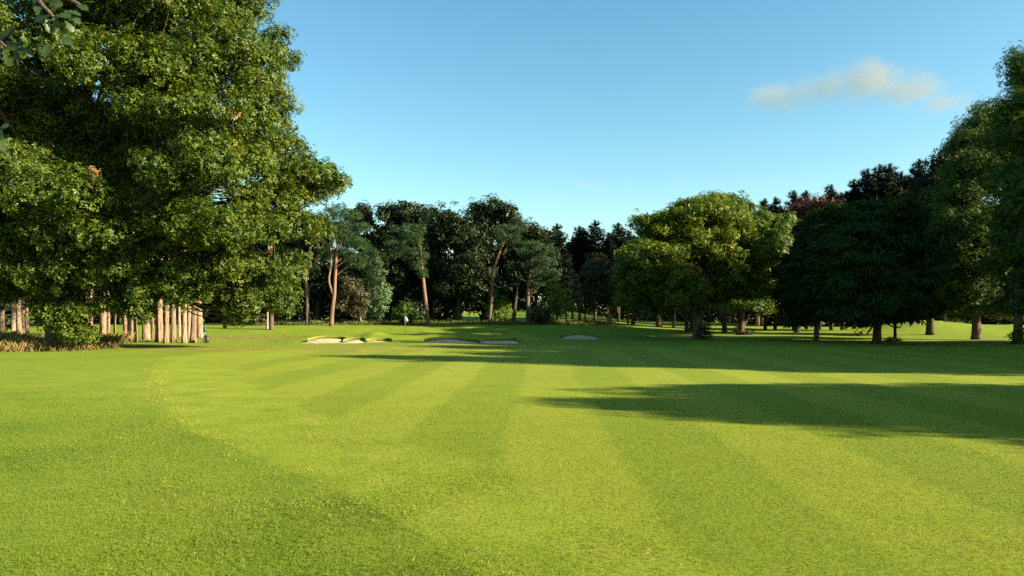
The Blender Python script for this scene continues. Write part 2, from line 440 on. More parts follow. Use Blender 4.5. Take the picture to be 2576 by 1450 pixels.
def sand_mat():
    m, N, L = mat_new('bunker_sand')
    tc = N.new('ShaderNodeTexCoord')
    n1 = noise(N, L, 7, 6, .7, tc.outputs['Object']); n2 = noise(N, L, .7, 3, .5, tc.outputs['Object'])
    r = ramp(N, [(.3, (.36, .285, .16)), (.6, (.46, .37, .21)), (.8, (.50, .42, .25))])
    L.new(math_n(N, L, 'ADD', math_n(N, L, 'MULTIPLY', n1.outputs[0], .6), math_n(N, L, 'MULTIPLY', n2.outputs[0], .4)), r.inputs[0])
    p = N.new('ShaderNodeBsdfPrincipled'); p.inputs['Roughness'].default_value = .95; p.inputs['Specular IOR Level'].default_value = .1
    L.new(r.outputs[0], p.inputs['Base Color'])
    b = N.new('ShaderNodeBump'); b.inputs['Strength'].default_value = .5; b.inputs['Distance'].default_value = .03
    L.new(n1.outputs[0], b.inputs['Height']); L.new(b.outputs[0], p.inputs['Normal'])
    o = N.new('ShaderNodeOutputMaterial'); L.new(p.outputs[0], o.inputs[0])
    return m
M['sand'] = sand_mat()
M['earth'] = plain_mat('bunker_earth_lip', (.09, .055, .03), .95, nscale=5, var=.5)
BL = ['bright sunlit sand bunker with a curved lip, leftmost below the flag', 'small half shaded sand bunker beside the bright leftmost one',
      'thin sliver of sand bunker left of the flag mounds', 'long grey shaded sand bunker right of the flag', 'shaded sand bunker rising to the right, joined to the long grey one',
      'thin strip of sand under the small grass dome', 'large domed grey sand bunker left of the young thin trees']
for k, b in enumerate(BUNK):
    x0, x1, yf, dep, prof = b
    nu, nv = 61, 21
    U, Vv = np.meshgrid(np.linspace(-1.02, 1.02, nu), np.linspace(-1.04, 1.0, nv))
    w = np.sqrt(np.clip(1 - np.minimum(np.abs(U), 1) ** 2.6, 0, 1)); w = np.maximum(w, .03)
    X = (x0 + x1) / 2 + U * (x1 - x0) / 2
    Y = yf + dep * .45 + Vv * dep * .5 * w * 1.02
    hb = np.interp(U, np.linspace(-1, 1, 5), prof) * (.25 + .75 * w)
    t = (Vv + 1) / 2
    Z = -.03 + hb * sm(t, .0, 1.0) * 1.0 + .012 * np.sin(X * 9 + Y * 5)
    i2 = (np.arange(nv - 1)[:, None] * nu + np.arange(nu - 1)[None, :])
    FF = np.stack([i2, i2 + 1, i2 + nu + 1, i2 + nu], -1).reshape(-1, 4)
    o = mesh_np('sand_bunker', np.stack([X, Y, Z], -1).reshape(-1, 3), FF, M['sand'], smooth=True)
    tag(o, BL[k], 'sand bunker', 'sand bunkers in front of the green')
    # turf-faced back bank: earth lip then grass roll over it
    us = np.linspace(-.98, .98, 50)
    wb = np.maximum(np.sqrt(np.clip(1 - np.abs(us) ** 2.6, 0, 1)), .03)
    bx = (x0 + x1) / 2 + us * (x1 - x0) / 2
    by = yf + dep * .45 + dep * .5 * wb
    bz = -.03 + np.interp(us, np.linspace(-1, 1, 5), prof) * (.25 + .75 * wb)
    rows = []
    for (dy, dz) in ((-.06, -.06), (.0, .08), (.04, .14)):
        rows.append(np.stack([bx, by + dy, bz + dz + RNG.normal(0, .012, len(bx))], -1))
    Vl = np.vstack(rows); n_ = len(us)
    i3 = (np.arange(2)[:, None] * n_ + np.arange(n_ - 1)[None, :])
    lip = mesh_np('earth_lip', Vl, np.stack([i3, i3 + 1, i3 + n_ + 1, i3 + n_], -1).reshape(-1, 4), M['earth'], o, True)
    rows = []
    for q, t in enumerate(np.linspace(0, 1, 9)):
        yy = by + .02 + t * 1.6
        g = ground_z(bx, yy, False) - .03
        top = bz + .20
        zz = top * (1 - sm(t, .25, 1)) + g * sm(t, .25, 1) + .07 * np.sin(min(1, t * 3) * math.pi)
        zz = np.maximum(zz, g) if q else bz + .10
        rows.append(np.stack([bx * 1.0, yy - (.10 if q == 1 else 0), zz], -1))
    Vl = np.vstack(rows)
    i3 = (np.arange(8)[:, None] * n_ + np.arange(n_ - 1)[None, :])
    bank = mesh_np('turf_bank', Vl, np.stack([i3, i3 + 1, i3 + n_ + 1, i3 + n_], -1).reshape(-1, 4), M['turf'], o, True)
    c2 = bank.data.color_attributes.new('zone', 'FLOAT_COLOR', 'POINT')
    c2.data.foreach_set('color', np.tile(np.array([0, 0, 0, 0], np.float32), len(Vl)))

# ------------------------------------------------------------------ leaves
def T_leaf(w=.3, fold=.10):
    return np.array([(0, 0, 0), (.5, w, fold), (1, 0, -.05), (.5, -w, fold)]), np.array([(0, 1, 2), (0, 2, 3)])
def T_multi(angles, w=.3, fold=.08, droop=.25, r0=.1):
    V, Fc = [], []
    for a in angles:
        ca_, sa_ = math.cos(a), math.sin(a); k = len(V)
        for (x, y, z) in ((r0, 0, 0), (.62, w, fold - droop * .3), (1, 0, -droop), (.62, -w, fold - droop * .3)):
            V.append((x * ca_ - y * sa_, x * sa_ + y * ca_, z))
        Fc += [(k, k + 1, k + 2), (k, k + 2, k + 3)]
    return np.array(V), np.array(Fc)
def T_needles(n=6, w=.05):
    V, Fc = [], []
    for q in range(n):
        a = q * 6.283 / n; s = .75 + .35 * ((q * 37) % 10) / 10
        d = np.array([math.cos(a) * .8, math.sin(a) * .8, .75]) ; d = d / np.linalg.norm(d) * s
        p = np.array([-math.sin(a), math.cos(a), 0]) * w; k = len(V)
        V += [tuple(-p), tuple(p), tuple(d)]; Fc.append((k, k + 1, k + 2))
    return np.array(V), np.array(Fc)
TPL = {'needle2': T_needles(7, .085), 'leaf': T_leaf(), 'oak': T_multi([-1.2, -.1, 1.1], .26, .1, .1), 'chest': T_multi([-2.0, -1.0, 0, 1.0, 2.0], .17, .03, .42),
       'ash': T_multi([-1.0, -.5, 0, .5, 1.0], .09, .02, .2), 'needle': T_needles(), 'small': T_multi([-1.0, .9], .3, .1, .1)}

def rnd_unit(n):
    v = RNG.normal(size=(n, 3)); return v / np.linalg.norm(v, axis=1)[:, None]

def place(tpl, P, Nrm, size, droop=0.0, along=None):
    """instances of a template as one big array"""
    V0, F0 = TPL[tpl]
    n = len(P)
    Nrm = Nrm / (np.linalg.norm(Nrm, axis=1)[:, None] + 1e-9)
    t = rnd_unit(n) if along is None else along + .5 * rnd_unit(n)
    t[:, 2] -= droop
    t -= (t * Nrm).sum(1)[:, None] * Nrm
    t /= np.linalg.norm(t, axis=1)[:, None] + 1e-9
    b = np.cross(Nrm, t)
    V = P[:, None, :] + size[:, None, None] * (V0[None, :, 0, None] * t[:, None, :] + V0[None, :, 1, None] * b[:, None, :] + V0[None, :, 2, None] * Nrm[:, None, :])
    Fq = F0[None] + (np.arange(n) * len(V0))[:, None, None]
    return V.reshape(-1, 3), Fq.reshape(-1, 3)

def lobe_puffs(lobes, spacing, jitter=.5, inner=.82):
    """points over the union surface of ellipsoid lobes, plus their outward normals"""
    P, Nn = [], []
    L_ = np.array([l[:6] for l in lobes], float)
    for i, l in enumerate(L_):
        c, r = l[:3], l[3:6]
        area = 4 * math.pi * (((r[0] * r[1]) ** 1.6 + (r[0] * r[2]) ** 1.6 + (r[1] * r[2]) ** 1.6) / 3) ** (1 / 1.6)
        n = max(6, int(area / spacing ** 2))
        d = rnd_unit(n)
        p = c + d * r * (1 + RNG.normal(0, .07, (n, 1)))
        keep = np.ones(n, bool)
        for j, m in enumerate(L_):
            if j == i: continue
            q = (((p - m[:3]) / m[3:6]) ** 2).sum(1)
            keep &= q > inner ** 2
        P.append(p[keep]); nn = d / r; nn /= np.linalg.norm(nn, axis=1)[:, None]; Nn.append(nn[keep])
    return np.vstack(P), np.vstack(Nn)

def crown_mesh(lobes, spacing, puff, per, size, tpl, up=.5, out=.6, rnd=.8, droop=0., fill=.25, flat=.7, zmin=.4, stick=0.12):
    P, Nn = lobe_puffs(lobes, spacing)
    n = len(P)
    pr = puff * RNG.uniform(.6, 1.35, n)
    # irregular sprays that stick out of the outline
    out_k = RNG.random(n) < stick
    P = P + Nn * (out_k * RNG.uniform(.3, 1.1, n) * puff)[:, None]
    pr = np.where(out_k, pr * .7, pr)
    cnt = np.maximum(3, (per * (pr / puff) ** 2).astype(int))
    idx = np.repeat(np.arange(n), cnt)
    d = rnd_unit(len(idx))
    rr = RNG.random(len(idx)) ** .45
    off = d * rr[:, None] * pr[idx][:, None]
    off[:, 2] *= flat
    LP = P[idx] + off
    nr = out * Nn[idx] + .5 * d + rnd * rnd_unit(len(idx))
    nr[:, 2] += up
    sz = size * RNG.uniform(.65, 1.3, len(idx))
    along = off / (pr[idx][:, None] + 1e-6) + .4 * Nn[idx]
    # inner fill, keeps the middle of the crown opaque
    m = int(len(idx) * fill)
    if m:
        Lb = np.array([l[:6] for l in lobes], float)
        vol = Lb[:, 3] * Lb[:, 4] * Lb[:, 5]
        li = RNG.choice(len(Lb), m, p=vol / vol.sum())
        q = rnd_unit(m) * (RNG.random(m) ** .4 * .82)[:, None]
        LP = np.vstack([LP, Lb[li, :3] + q * Lb[li, 3:6]])
        nr = np.vstack([nr, rnd_unit(m) + np.array([0, 0, .4])])
        sz = np.concatenate([sz, size * 1.7 * RNG.uniform(.8, 1.3, m)])
        along = np.vstack([along, rnd_unit(m)])
    k = LP[:, 2] > zmin + (.45 * np.sin(LP[:, 0] * .9 + 1) + .35 * np.sin(LP[:, 0] * 2.1 + LP[:, 1] * 1.3) + .15 * np.sin(LP[:, 0] * 6.3) if zmin > .6 else 0)
    return place(tpl, LP[k], nr[k], sz[k], droop, along[k]), P

def sublobes(lobes, k, frac, seed):
    # break each rounded mass into smaller boughs so that creases and steps show
    r = np.random.default_rng(seed); out = []
    for l in lobes:
        c, e = np.array(l[:3]), np.array(l[3:6])
        ph = r.uniform(0, 6.28)
        for q in range(k):
            an = ph + q * 6.283 / k; el = r.uniform(-.5, .9)
            d = np.array([math.cos(an) * math.cos(el), math.sin(an) * math.cos(el), math.sin(el)])
            f = frac * r.uniform(.8, 1.2)
            out.append((*(c + d * e * .62), *(e * f)))
        out.append((*c, *(e * .62)))
    return out

def limbs(mb, trunk, lobes, P, r0, sub=10, seg=6):
    """boughs from the trunk to each lobe and twigs out to the foliage"""
    T = curve_pts(trunk, 30)
    ztop = T[-1, 2]
    for l in lobes:
        c = np.array(l[:3])
        h = np.hypot(c[0] - T[-1, 0], c[1] - T[-1, 1])
        za = np.clip(c[2] - .75 * h - .2 * l[5], T[0, 2] + .35 * (ztop - T[0, 2]), ztop)
        k = int(np.argmin(np.abs(T[:, 2] - za)))
        a = T[k, :3]; r = min(T[k, 3] * .6, r0 * (.28 + .02 * h))
        mid = (a + c) / 2 + RNG.normal(0, .06, 3) * h + np.array([0, 0, -.06 * h])
        pts = curve_pts([(*a, r), (*mid, r * .7), (*c, r * .4)], 9)
        mb.tube(pts[:, :3], pts[:, 3], seg, True, .06)
        if len(P) and sub:
            dd = np.linalg.norm(P - c, axis=1)
            near = np.where(dd < 1.15 * max(l[3:6]))[0]
            if len(near):
                for q in RNG.choice(near, min(sub, len(near)), replace=False):
                    st = pts[RNG.integers(4, 9), :3]; e_ = P[q]
                    mm = (st + e_) / 2 + RNG.normal(0, .08, 3) * np.linalg.norm(e_ - st)
                    pp = curve_pts([(*st, r * .32), (*mm, r * .2), (*e_, .012)], 6)
                    mb.tube(pp[:, :3], pp[:, 3], 5, False)

def trunk_mesh(mb, trunk, seg=14, flare=.35, rough=.05):
    T = curve_pts(trunk, 26)
    z0 = T[0, 2]
    T[:, 3] *= 1 + flare * np.exp(-(T[:, 2] - z0) / .45)
    mb.tube(T[:, :3], T[:, 3], seg, True, rough)

def tree(name, label, cat, base, trunk, lobes, leaf, bark, spacing=1.3, puff=.9, per=60, size=.2, tpl='small',
         group=None, sub=8, extra=(), r0=None, gz_=None, flare=.35, main=None, thick=1.0, **kw):
    """trunk: [(dx,dy,z,r)...] local; lobes local (x,y,z,rx,ry,rz)"""
    x, y = base
    z = float(ground_z(x, y, False)) if gz_ is None else gz_
    root = empty(name, (x, y, z), label, cat, group)
    (V, Fc), P = crown_mesh(lobes, spacing, puff, per, size, tpl, **kw)
    mb = MB()
    tr = [(trunk[0][0], trunk[0][1], -.15, trunk[0][3])] + list(trunk)[1:] if trunk[0][2] <= 0 else trunk
    trunk_mesh(mb, tr, flare=flare)
    for ex in extra: trunk_mesh(mb, ex, 10, .25)
    limbs(mb, tr, main or lobes, P, (r0 or trunk[0][3]) * thick, sub)
    mb.build('trunk', M[bark], root)
    mesh_np('crown', V, Fc, M[leaf], root)
    return root

def copy_tree(o, loc, rz, s, label=None, group=None):
    c = o.copy(); COL.objects.link(c)
    c.location = loc; c.rotation_euler = (0, 0, rz); c.scale = s
    if label: c['label'] = label
    if group: c['group'] = group
    for ch in [k for k in bpy.data.objects if k.parent == o]:
        d = ch.copy(); COL.objects.link(d); d.parent = c
    return c

def PL(base, Y, gz_, items):
    """lobes from photo columns/rows at their real distance: (px, py, rx px, rz px, dY m, ry m)"""
    out = []
    for (px, py, rx, rz, dY, ry) in items:
        yy = Y + dY; k = yy / F
        out.append((XY(px, yy) - base[0], dY, ZZ(py, yy) - gz_, rx * k, ry, rz * k))
    return out

# ---- the great oak on the left
OY = 49.0
ob = (XY(150, OY), OY)
lob = PL(ob, OY, 0, [
    (60, 130, 150, 130, 1, 3.5), (240, 60, 170, 120, 2, 3.5), (430, 40, 130, 110, 1, 3.0), (560, 90, 95, 85, 1, 2.5), (400, -120, 200, 120, 2, 4),
    (150, -100, 200, 120, 2, 4), (20, 250, 110, 55, -1, 2.6), (320, 210, 130, 90, -1.5, 2.6), (480, 200, 120, 95, -1.5, 2.6), (620, 190, 105, 95, 0, 2.6),
    (680, 280, 75, 75, 0, 2.2), (580, 330, 120, 90, -2, 2.6), (440, 320, 95, 62, -1, 2.2), (700, 380, 85, 70, .5, 2.2), (800, 440, 62, 42, 1, 1.5),
    (850, 462, 40, 26, 1.2, 1.0), (620, 450, 120, 80, -2, 2.6), (470, 470, 90, 60, -2.5, 2.2), (80, 440, 130, 80, -2, 2.6), (230, 500, 120, 80, -3, 2.6),
    (710, 500, 70, 60, 0, 2.0), (720, 580, 66, 50, 0, 1.8), (800, 578, 40, 14, .5, .9), (600, 570, 115, 80, -2, 2.4), (450, 590, 110, 80, -3, 2.4), (300, 610, 110, 75, -3.5, 2.4),
    (130, 600, 130, 75, -3, 2.6), (0, 560, 90, 90, -2, 2.6), (30, 670, 110, 60, -2.5, 2.2), (180, 690, 100, 52, -3.5, 2), (330, 680, 90, 42, -3, 2),
    (460, 690, 90, 42, -2.5, 1.8), (600, 670, 95, 60, -1.5, 2), (700, 670, 62, 52, -.5, 1.7), (680, 740, 52, 32, -.5, 1.3), (600, 755, 60, 35, -1, 1.3),
    (120, 750, 60, 28, -2.5, 1.2), (190, 780, 46, 26, -3.5, 1), (165, 815, 40, 24, -3.5, .8), (200, 845, 26, 12, -3.5, .5), (140, 790, 40, 26, -3.5, .8), (280, 765, 30, 16, -3, .8), (590, 790, 26, 18, -1, .7),
    (345, 760, 30, 18, -3, .8), (370, 725, 50, 22, -3, 1.), (430, 722, 50, 20, -2.8, 1), (508, 720, 36, 20, -2.5, .8), (700, 763, 30, 14, -.5, .6), (352, 785, 12, 14, -3, .4), (455, 745, 16, 12, -3, .4),
    (-120, 200, 160, 160, 2, 4), (-120, 500, 150, 160, 0, 4), (-90, 700, 110, 50, -1, 2.6), (300, 330, 60, 30, 2.5, 1.5), (-60, 740, 90, 30, -2, 2)])
otr = [(0, 0, 0, .85), (.2, 0, 3.2, .75), (0, .1, 6.2, .68), (.5, -.3, 10, .52), (1.5, 0, 15, .36), (2.5, 0, 21, .16)]
lob = [(l[0], l[1] * 1.25 - 1.8 + (2.6 if l[2] < 7.5 else 0), l[2], l[3], l[4] * 1.45, l[5]) for l in lob]
lob += PL(ob, OY, 0, [(180, 320, 150, 130, 5, 4), (60, 300, 120, 120, 6, 4), (330, 420, 140, 120, 4, 4), (420, 250, 120, 100, 5, 4), (760, 470, 70, 60, 2, 3), (120, 330, 70, 46, -1, 2), (50, 350, 70, 46, 0, 2), (240, 300, 60, 40, -1, 2), (390, 390, 60, 36, -.5, 2), (320, 350, 56, 40, 0, 2), (190, 390, 56, 36, -1, 2), (280, 420, 56, 34, -1, 2), (20, 190, 80, 50, 0, 2), (150, 230, 60, 40, -1, 2), (620, 30, 60, 60, 1, 2.4), (700, 130, 44, 50, 1, 2)])
omain = lob[:]
lob = sublobes(lob, 6, .45, 5)
oak = tree('oak_tree', 'huge sunlit green oak filling the left of the picture, its boughs almost touching the grass', 'oak tree', ob, otr, lob, 'oak', 'bark',
           spacing=1.0, puff=.62, per=34, size=.20, tpl='oak', sub=16, main=omain, thick=.5, fill=.2, stick=.3, flat=.75, zmin=.5, gz_=0.)
# withered sprays
dp = np.array([(XY(p, OY - 7) - ob[0], -6.8, ZZ(q, OY - 7)) for p, q in ((232, 425), (238, 440), (583, 285))])
ix = np.repeat(np.arange(len(dp)), 9)
V_, F_ = place('oak', dp[ix] + RNG.normal(0, .16, (len(ix), 3)), rnd_unit(len(ix)), np.full(len(ix), .2), .8)
d_ = mesh_np('withered_leaves', V_, F_, M['dead'], oak)
d_['label'] = 'pale brown withered leaf sprays in the green crown'

# ---- stand of pines behind it
PINES = [(25, 1160, 50), (145, 1190, 50), (205, 1170, 45), (245, 1165, 40), (290, 1160, 35), (915, 1215, 50), (960, 1165, 40), (1080, 1220, 70), (1145, 1210, 40),
         (1205, 1215, 28), (1335, 1245, 65), (1390, 1225, 35), (1432, 1245, 35), (1545, 1220, 75), (1612, 1210, 38), (1662, 1240, 50), (1700, 1200, 28), (1750, 1250, 50),
         (1830, 1240, 65), (1893, 1180, 35), (1945, 1245, 60), (1992, 1200, 40), (2035, 1240, 62), (2110, 1195, 62)]
ORD = ['first', 'second', 'third', 'fourth', 'fifth', 'sixth', 'seventh', 'eighth', 'ninth', 'tenth', 'eleventh', 'twelfth', 'thirteenth', 'fourteenth', 'fifteenth',
       'sixteenth', 'seventeenth', 'eighteenth', 'nineteenth', 'twentieth', 'twenty-first', 'twenty-second', 'twenty-third', 'last']
pine_crowns = []
for v in range(3):
    lb = []
    for q in range(11):
        zz = 8.5 + q * .8; rr = 2.3 * (1 - .055 * q)
        an = q * 2.4 + v
        lb.append((math.cos(an) * rr * .55, math.sin(an) * rr * .55, zz, rr * .62, rr * .62, .65))
    (V, Fc), P = crown_mesh(lb, 1.0, .6, 16, .34, 'needle', up=.8, fill=.1)
    me = mesh_np('crown', V, Fc, M['pine']); pine_crowns.append((me.data, lb, P))
    bpy.data.objects.remove(me)
for k, (zx, zy, w) in enumerate(PINES):
    px, py = zx * .2385, 566 + zy * .2385
    Y = GY(py) ; x = XY(px, Y); r = w * .2385 / F * Y / 2 * 1.0
    wd = 'slim' if w < 42 else ('stout' if w > 60 else 'pale')
    place_w = ('left edge cluster, ' if k < 5 else ('among the trunks hanging oak boughs half hide, ' if k < 10 else 'crowded trunks left of the bin, '))
    lab = f"{wd} sunlit pine trunk, {ORD[k]} from the left in the stand behind the oak"
    if k == 23: lab = "stout pine trunk nearest the dark bin, at the right end of the stand"
    z = float(ground_z(x, Y, False))
    root = empty('pine_tree', (x, Y, z), lab, 'pine tree', 'pines standing close together behind the oak')
    r *= RNG.uniform(.85, 1.1); lean = RNG.normal(0, .45); ly = RNG.normal(0, .2)
    me, lb, P = pine_crowns[k % 3]
    mb = MB()
    tr = [(0, 0, -.1, r), (lean * .15, 0, 2.5, r * .88), (lean * .5, ly, 7, r * .72), (lean, ly, 12, r * .5), (lean, ly, 16.5, .05)]
    trunk_mesh(mb, tr, 14, .22, .06)
    for q in range(9):
        zz = 6.5 + q * 1.1; an = RNG.uniform(0, 6.28); L_ = 1.7
        mb.tube([(lean * .6, ly, zz), (lean * .6 + math.cos(an) * L_, ly + math.sin(an) * L_, zz + .3)], [.05, .02], 5, False)
    mb.build('trunk', M['bark_pine'], root)
    c = bpy.data.objects.new('crown', me); COL.objects.link(c); c.parent = root
    c.location = (lean * .8, ly * .8, 0); c.rotation_euler = (0, 0, RNG.uniform(0, 6.28))

# ---- Scots pines and young trees round the green
def scots(label, base_px, Y, tr_px, lobes_px, r, name='scots_pine', **kw):
    """tr_px: [(px,py,rfac)...] from the base up"""
    r *= .8
    bx = XY(base_px[0], Y); gz_ = float(ground_z(bx, Y, False))
    tr = [(XY(a_, Y) - bx, 0, ZZ(b_, Y) - gz_, r * c_) for (a_, b_, c_) in tr_px]
    tr[0] = (0, 0, -.15, r)
    mn = PL((bx, Y), Y, gz_, lobes_px)
    lo = sublobes(mn, 4, .42, int(base_px[0]))
    lo = [(a, b, c, d * .95, e, f * .8) for (a, b, c, d, e, f) in lo]
    p = dict(leaf='pine', bark='bark_scots', spacing=.85, puff=.45, per=15, size=.34, tpl='needle', up=.9, sub=2, fill=.12, stick=.1, flat=.6)
    p.update(kw); p['main'] = mn; p['thick'] = .55
    return tree(name, label, 'pine tree', (bx, Y), tr, lo, gz_=gz_, **p)

scots('straight brown scots pine just right of the oak boughs, tall dark crown', (773, 829), 98, [(773, 829, 1), (774, 760, .9), (771, 700, .85), (778, 640, .7), (790, 590, .5)],
      [(770, 560, 50, 26, 0, 2.4), (812, 548, 46, 24, 0, 2.2), (850, 532, 40, 17, 0, 2), (885, 545, 34, 20, .5, 1.8), (845, 565, 38, 20, 1, 2), (800, 590, 30, 22, 0, 1.6)], .32, leaf='pine')
scots('forked scots pine with a pale dead limb beside its orange stem', (833, 829), 97, [(833, 829, 1), (836, 780, .95), (841, 740, .85), (843, 700, .7), (846, 650, .6), (849, 610, .5), (846, 580, .4)],
      [(840, 585, 40, 22, 0, 2), (875, 600, 38, 24, 0, 2), (905, 622, 32, 24, 0, 1.8), (870, 640, 34, 24, 1, 1.8), (825, 640, 26, 20, 1, 1.5), (893, 660, 34, 24, .5, 1.8), (905, 575, 28, 20, 2, 1.8), (865, 570, 30, 18, 1, 1.8)], .36,
      extra=[[(.2, -.05, 4.2, .14), (-.25, -.1, 6.0, .13), (.05, -.1, 8.3, .10), (-.15, -.15, 11, .04)]])
scots('leaning scots pine behind the flag with a broad blue green crown', (1078, 820), 100, [(1078, 820, 1), (1072, 770, .92), (1065, 705, .8), (1060, 655, .6), (1058, 620, .4)],
      [(1000, 610, 34, 26, 0, 1.8), (1010, 580, 30, 18, .5, 1.6), (1035, 600, 36, 28, 0, 2), (1058, 640, 26, 26, 0, 1.5), (1025, 640, 34, 26, .5, 1.8), (1050, 670, 22, 22, -.4, 1.2), (990, 640, 24, 22, .5, 1.4), (1050, 580, 22, 18, .5, 1.2), (1063, 690, 10, 14, -.5, .6)], .34)
scots('curved orange scots pine rising over the small birch', (1231, 817), 102, [(1231, 817, 1), (1236, 760, .85), (1240, 705, .75), (1246, 668, .65), (1258, 633, .55), (1268, 610, .3)],
      [(1255, 590, 26, 15, 0, 1.6), (1285, 600, 26, 16, 0, 1.6), (1270, 578, 26, 14, .5, 1.5), (1297, 582, 20, 13, .5, 1.3), (1300, 618, 20, 12, 0, 1.3), (1262, 607, 20, 10, 0, 1.2), (1300, 560, 20, 14, 2, 1.4)], .36,
      extra=[[(1.9, 0, 9.6, .16), (2.4, 0, 10.6, .12), (2.9, 0, 11.6, .07)]])
scots('straight grey scots pine with splintered bark, right of the curved orange one', (1327, 819), 101, [(1327, 819, 1), (1328, 770, .95), (1329, 727, .85), (1333, 690, .65), (1337, 655, .5)],
      [(1335, 640, 36, 18, 0, 2), (1365, 630, 30, 18, 0, 2), (1355, 665, 36, 18, 0, 2), (1330, 675, 26, 16, .4, 1.5), (1375, 660, 26, 18, 0, 1.6), (1365, 695, 34, 18, 0, 1.8), (1340, 615, 30, 14, .5, 1.6), (1395, 690, 18, 14, 0, 1.2), (1350, 720, 24, 14, .2, 1.2)], .34, leaf='pine')
scots('reddish pine trunk left of a thin pale stem, beneath the oak boughs', (683, 831), 92, [(683, 831, 1), (683, 780, .9), (681, 700, .8), (682, 600, .6)],
      [(680, 580, 40, 26, 0, 2), (650, 560, 34, 24, 1, 2), (715, 560, 40, 24, 1, 2), (690, 530, 36, 24, 1, 2)], .34)
scots('thin pale pine stem touching the thicker reddish trunk', (672, 829), 93, [(672, 829, 1), (673, 780, .9), (674, 700, .8), (676, 620, .6)],
      [(672, 600, 26, 20, 0, 1.5), (660, 580, 20, 20, 1, 1.5)], .19, bark='bark_pale')
scots('lone brown pine trunk deep in shade between bin and pale stem', (565, 829), 94, [(565, 829, 1), (566, 780, .9), (568, 700, .8), (570, 620, .6)],
      [(572, 600, 40, 26, 0, 2), (540, 570, 34, 24, 1, 2), (600, 570, 34, 24, 1, 2)], .25)
scots('dim background pine trunk behind the straight brown pine', (760, 822), 112, [(760, 822, 1), (761, 760, .9), (760, 700, .8), (762, 620, .6)],
      [(760, 600, 36, 26, 0, 2), (735, 570, 34, 24, 1, 2)], .34)

def broad(name, label, cat, base_px, Y, lobes_px, r, trunk_top, leaf, bark='bark_dark', lean=0, **kw):
    bx = XY(base_px, Y); gz_ = float(ground_z(bx, Y, False))
    zt = ZZ(trunk_top, Y) - gz_
    tr = [(0, 0, 0, r), (lean * .3, 0, zt * .33, r * .82), (lean * .6, .1, zt * .66, r * .7), (lean, 0, zt, r * .35)]
    lo = PL((bx, Y), Y, gz_, lobes_px)
    kw['main'] = lo
    if kw.pop('clumps', 0): lo = sublobes(lo, 5, .5, int(base_px))
    return tree(name, label, cat, (bx, Y), tr, lo, leaf, bark, gz_=gz_, **kw)

# young trees
broad('young_tree', 'slender silvery young tree with pale wavy stem left of the flag', 'tree', 918.6, GY(836.) + 0, [
    (928, 660, 22, 30, 0, 1.3), (945, 690, 26, 30, 0, 1.4), (920, 700, 26, 30, 0, 1.4), (950, 735, 30, 30, 0, 1.5), (925, 745, 28, 28, 0, 1.5), (905, 765, 22, 20, 0, 1.2), (945, 775, 24, 22, 0, 1.2), (930, 640, 14, 18, 0, .8), (968, 765, 14, 14, 0, .8), (925, 790, 16, 12, 0, .8)],
    .14, 660, 'grey', 'bark_pale', lean=.7, spacing=.75, puff=.5, per=26, size=.2, tpl='small', sub=8, fill=.06, stick=.25)
broad('young_tree', 'pale leaning young trunk beside the slender silvery tree', 'tree', 910.5, 101, [
    (888, 730, 26, 26, 0, 1.5), (870, 760, 24, 24, 0, 1.4), (895, 780, 20, 18, 0, 1.2), (882, 700, 24, 24, 1, 1.4), (905, 745, 20, 20, 0, 1.2)],
    .2, 740, 'brownleaf', 'bark_pale', lean=-1.2, spacing=.9, puff=.55, per=26, size=.24, sub=6, fill=.1)
broad('birch_tree', 'small bright feathery birch in front of the curved pine', 'birch tree', 1249, GY(835.5), [
    (1252, 735, 12, 18, 0, .8), (1255, 755, 22, 18, 0, 1.2), (1240, 770, 20, 18, 0, 1.1), (1266, 775, 20, 18, 0, 1.1), (1250, 790, 24, 16, 0, 1.2), (1235, 793, 14, 12, 0, .8), (1270, 795, 15, 12, 0, .8)],
    .09, 735, 'birch', 'bark_pale', spacing=.6, puff=.42, per=24, size=.17, sub=8, fill=.05, stick=.3)
broad('young_tree', 'round crowned young green tree with a thin straight stem, right of the birch', 'tree', 1391.7, GY(834.5), [
    (1395, 722, 18, 16, 0, 1), (1385, 745, 24, 20, 0, 1.3), (1410, 745, 24, 20, 0, 1.3), (1380, 770, 22, 18, 0, 1.2), (1403, 772, 26, 20, 0, 1.4), (1425, 768, 14, 16, 0, .9), (1390, 790, 20, 10, 0, 1), (1412, 792, 16, 8, 0, .9)],
    .13, 730, 'birch', 'bark_pale', spacing=.7, puff=.48, per=30, size=.18, sub=8, fill=.12, stick=.2)
broad('young_tree', 'dim thin sapling with leaf tuft round its foot beside the domed bunker', 'tree', 1471.7, GY(833.5), [
    (1480, 700, 22, 26, 0, 1.3), (1465, 735, 24, 26, 0, 1.4), (1490, 740, 24, 26, 0, 1.4), (1478, 770, 24, 16, 0, 1.3), (1471, 826, 7, 8, 0, .4)],
    .11, 700, 'brownleaf', 'bark_dark', spacing=.9, puff=.55, per=18, size=.22, sub=10, fill=.05, stick=.2, zmin=.1)

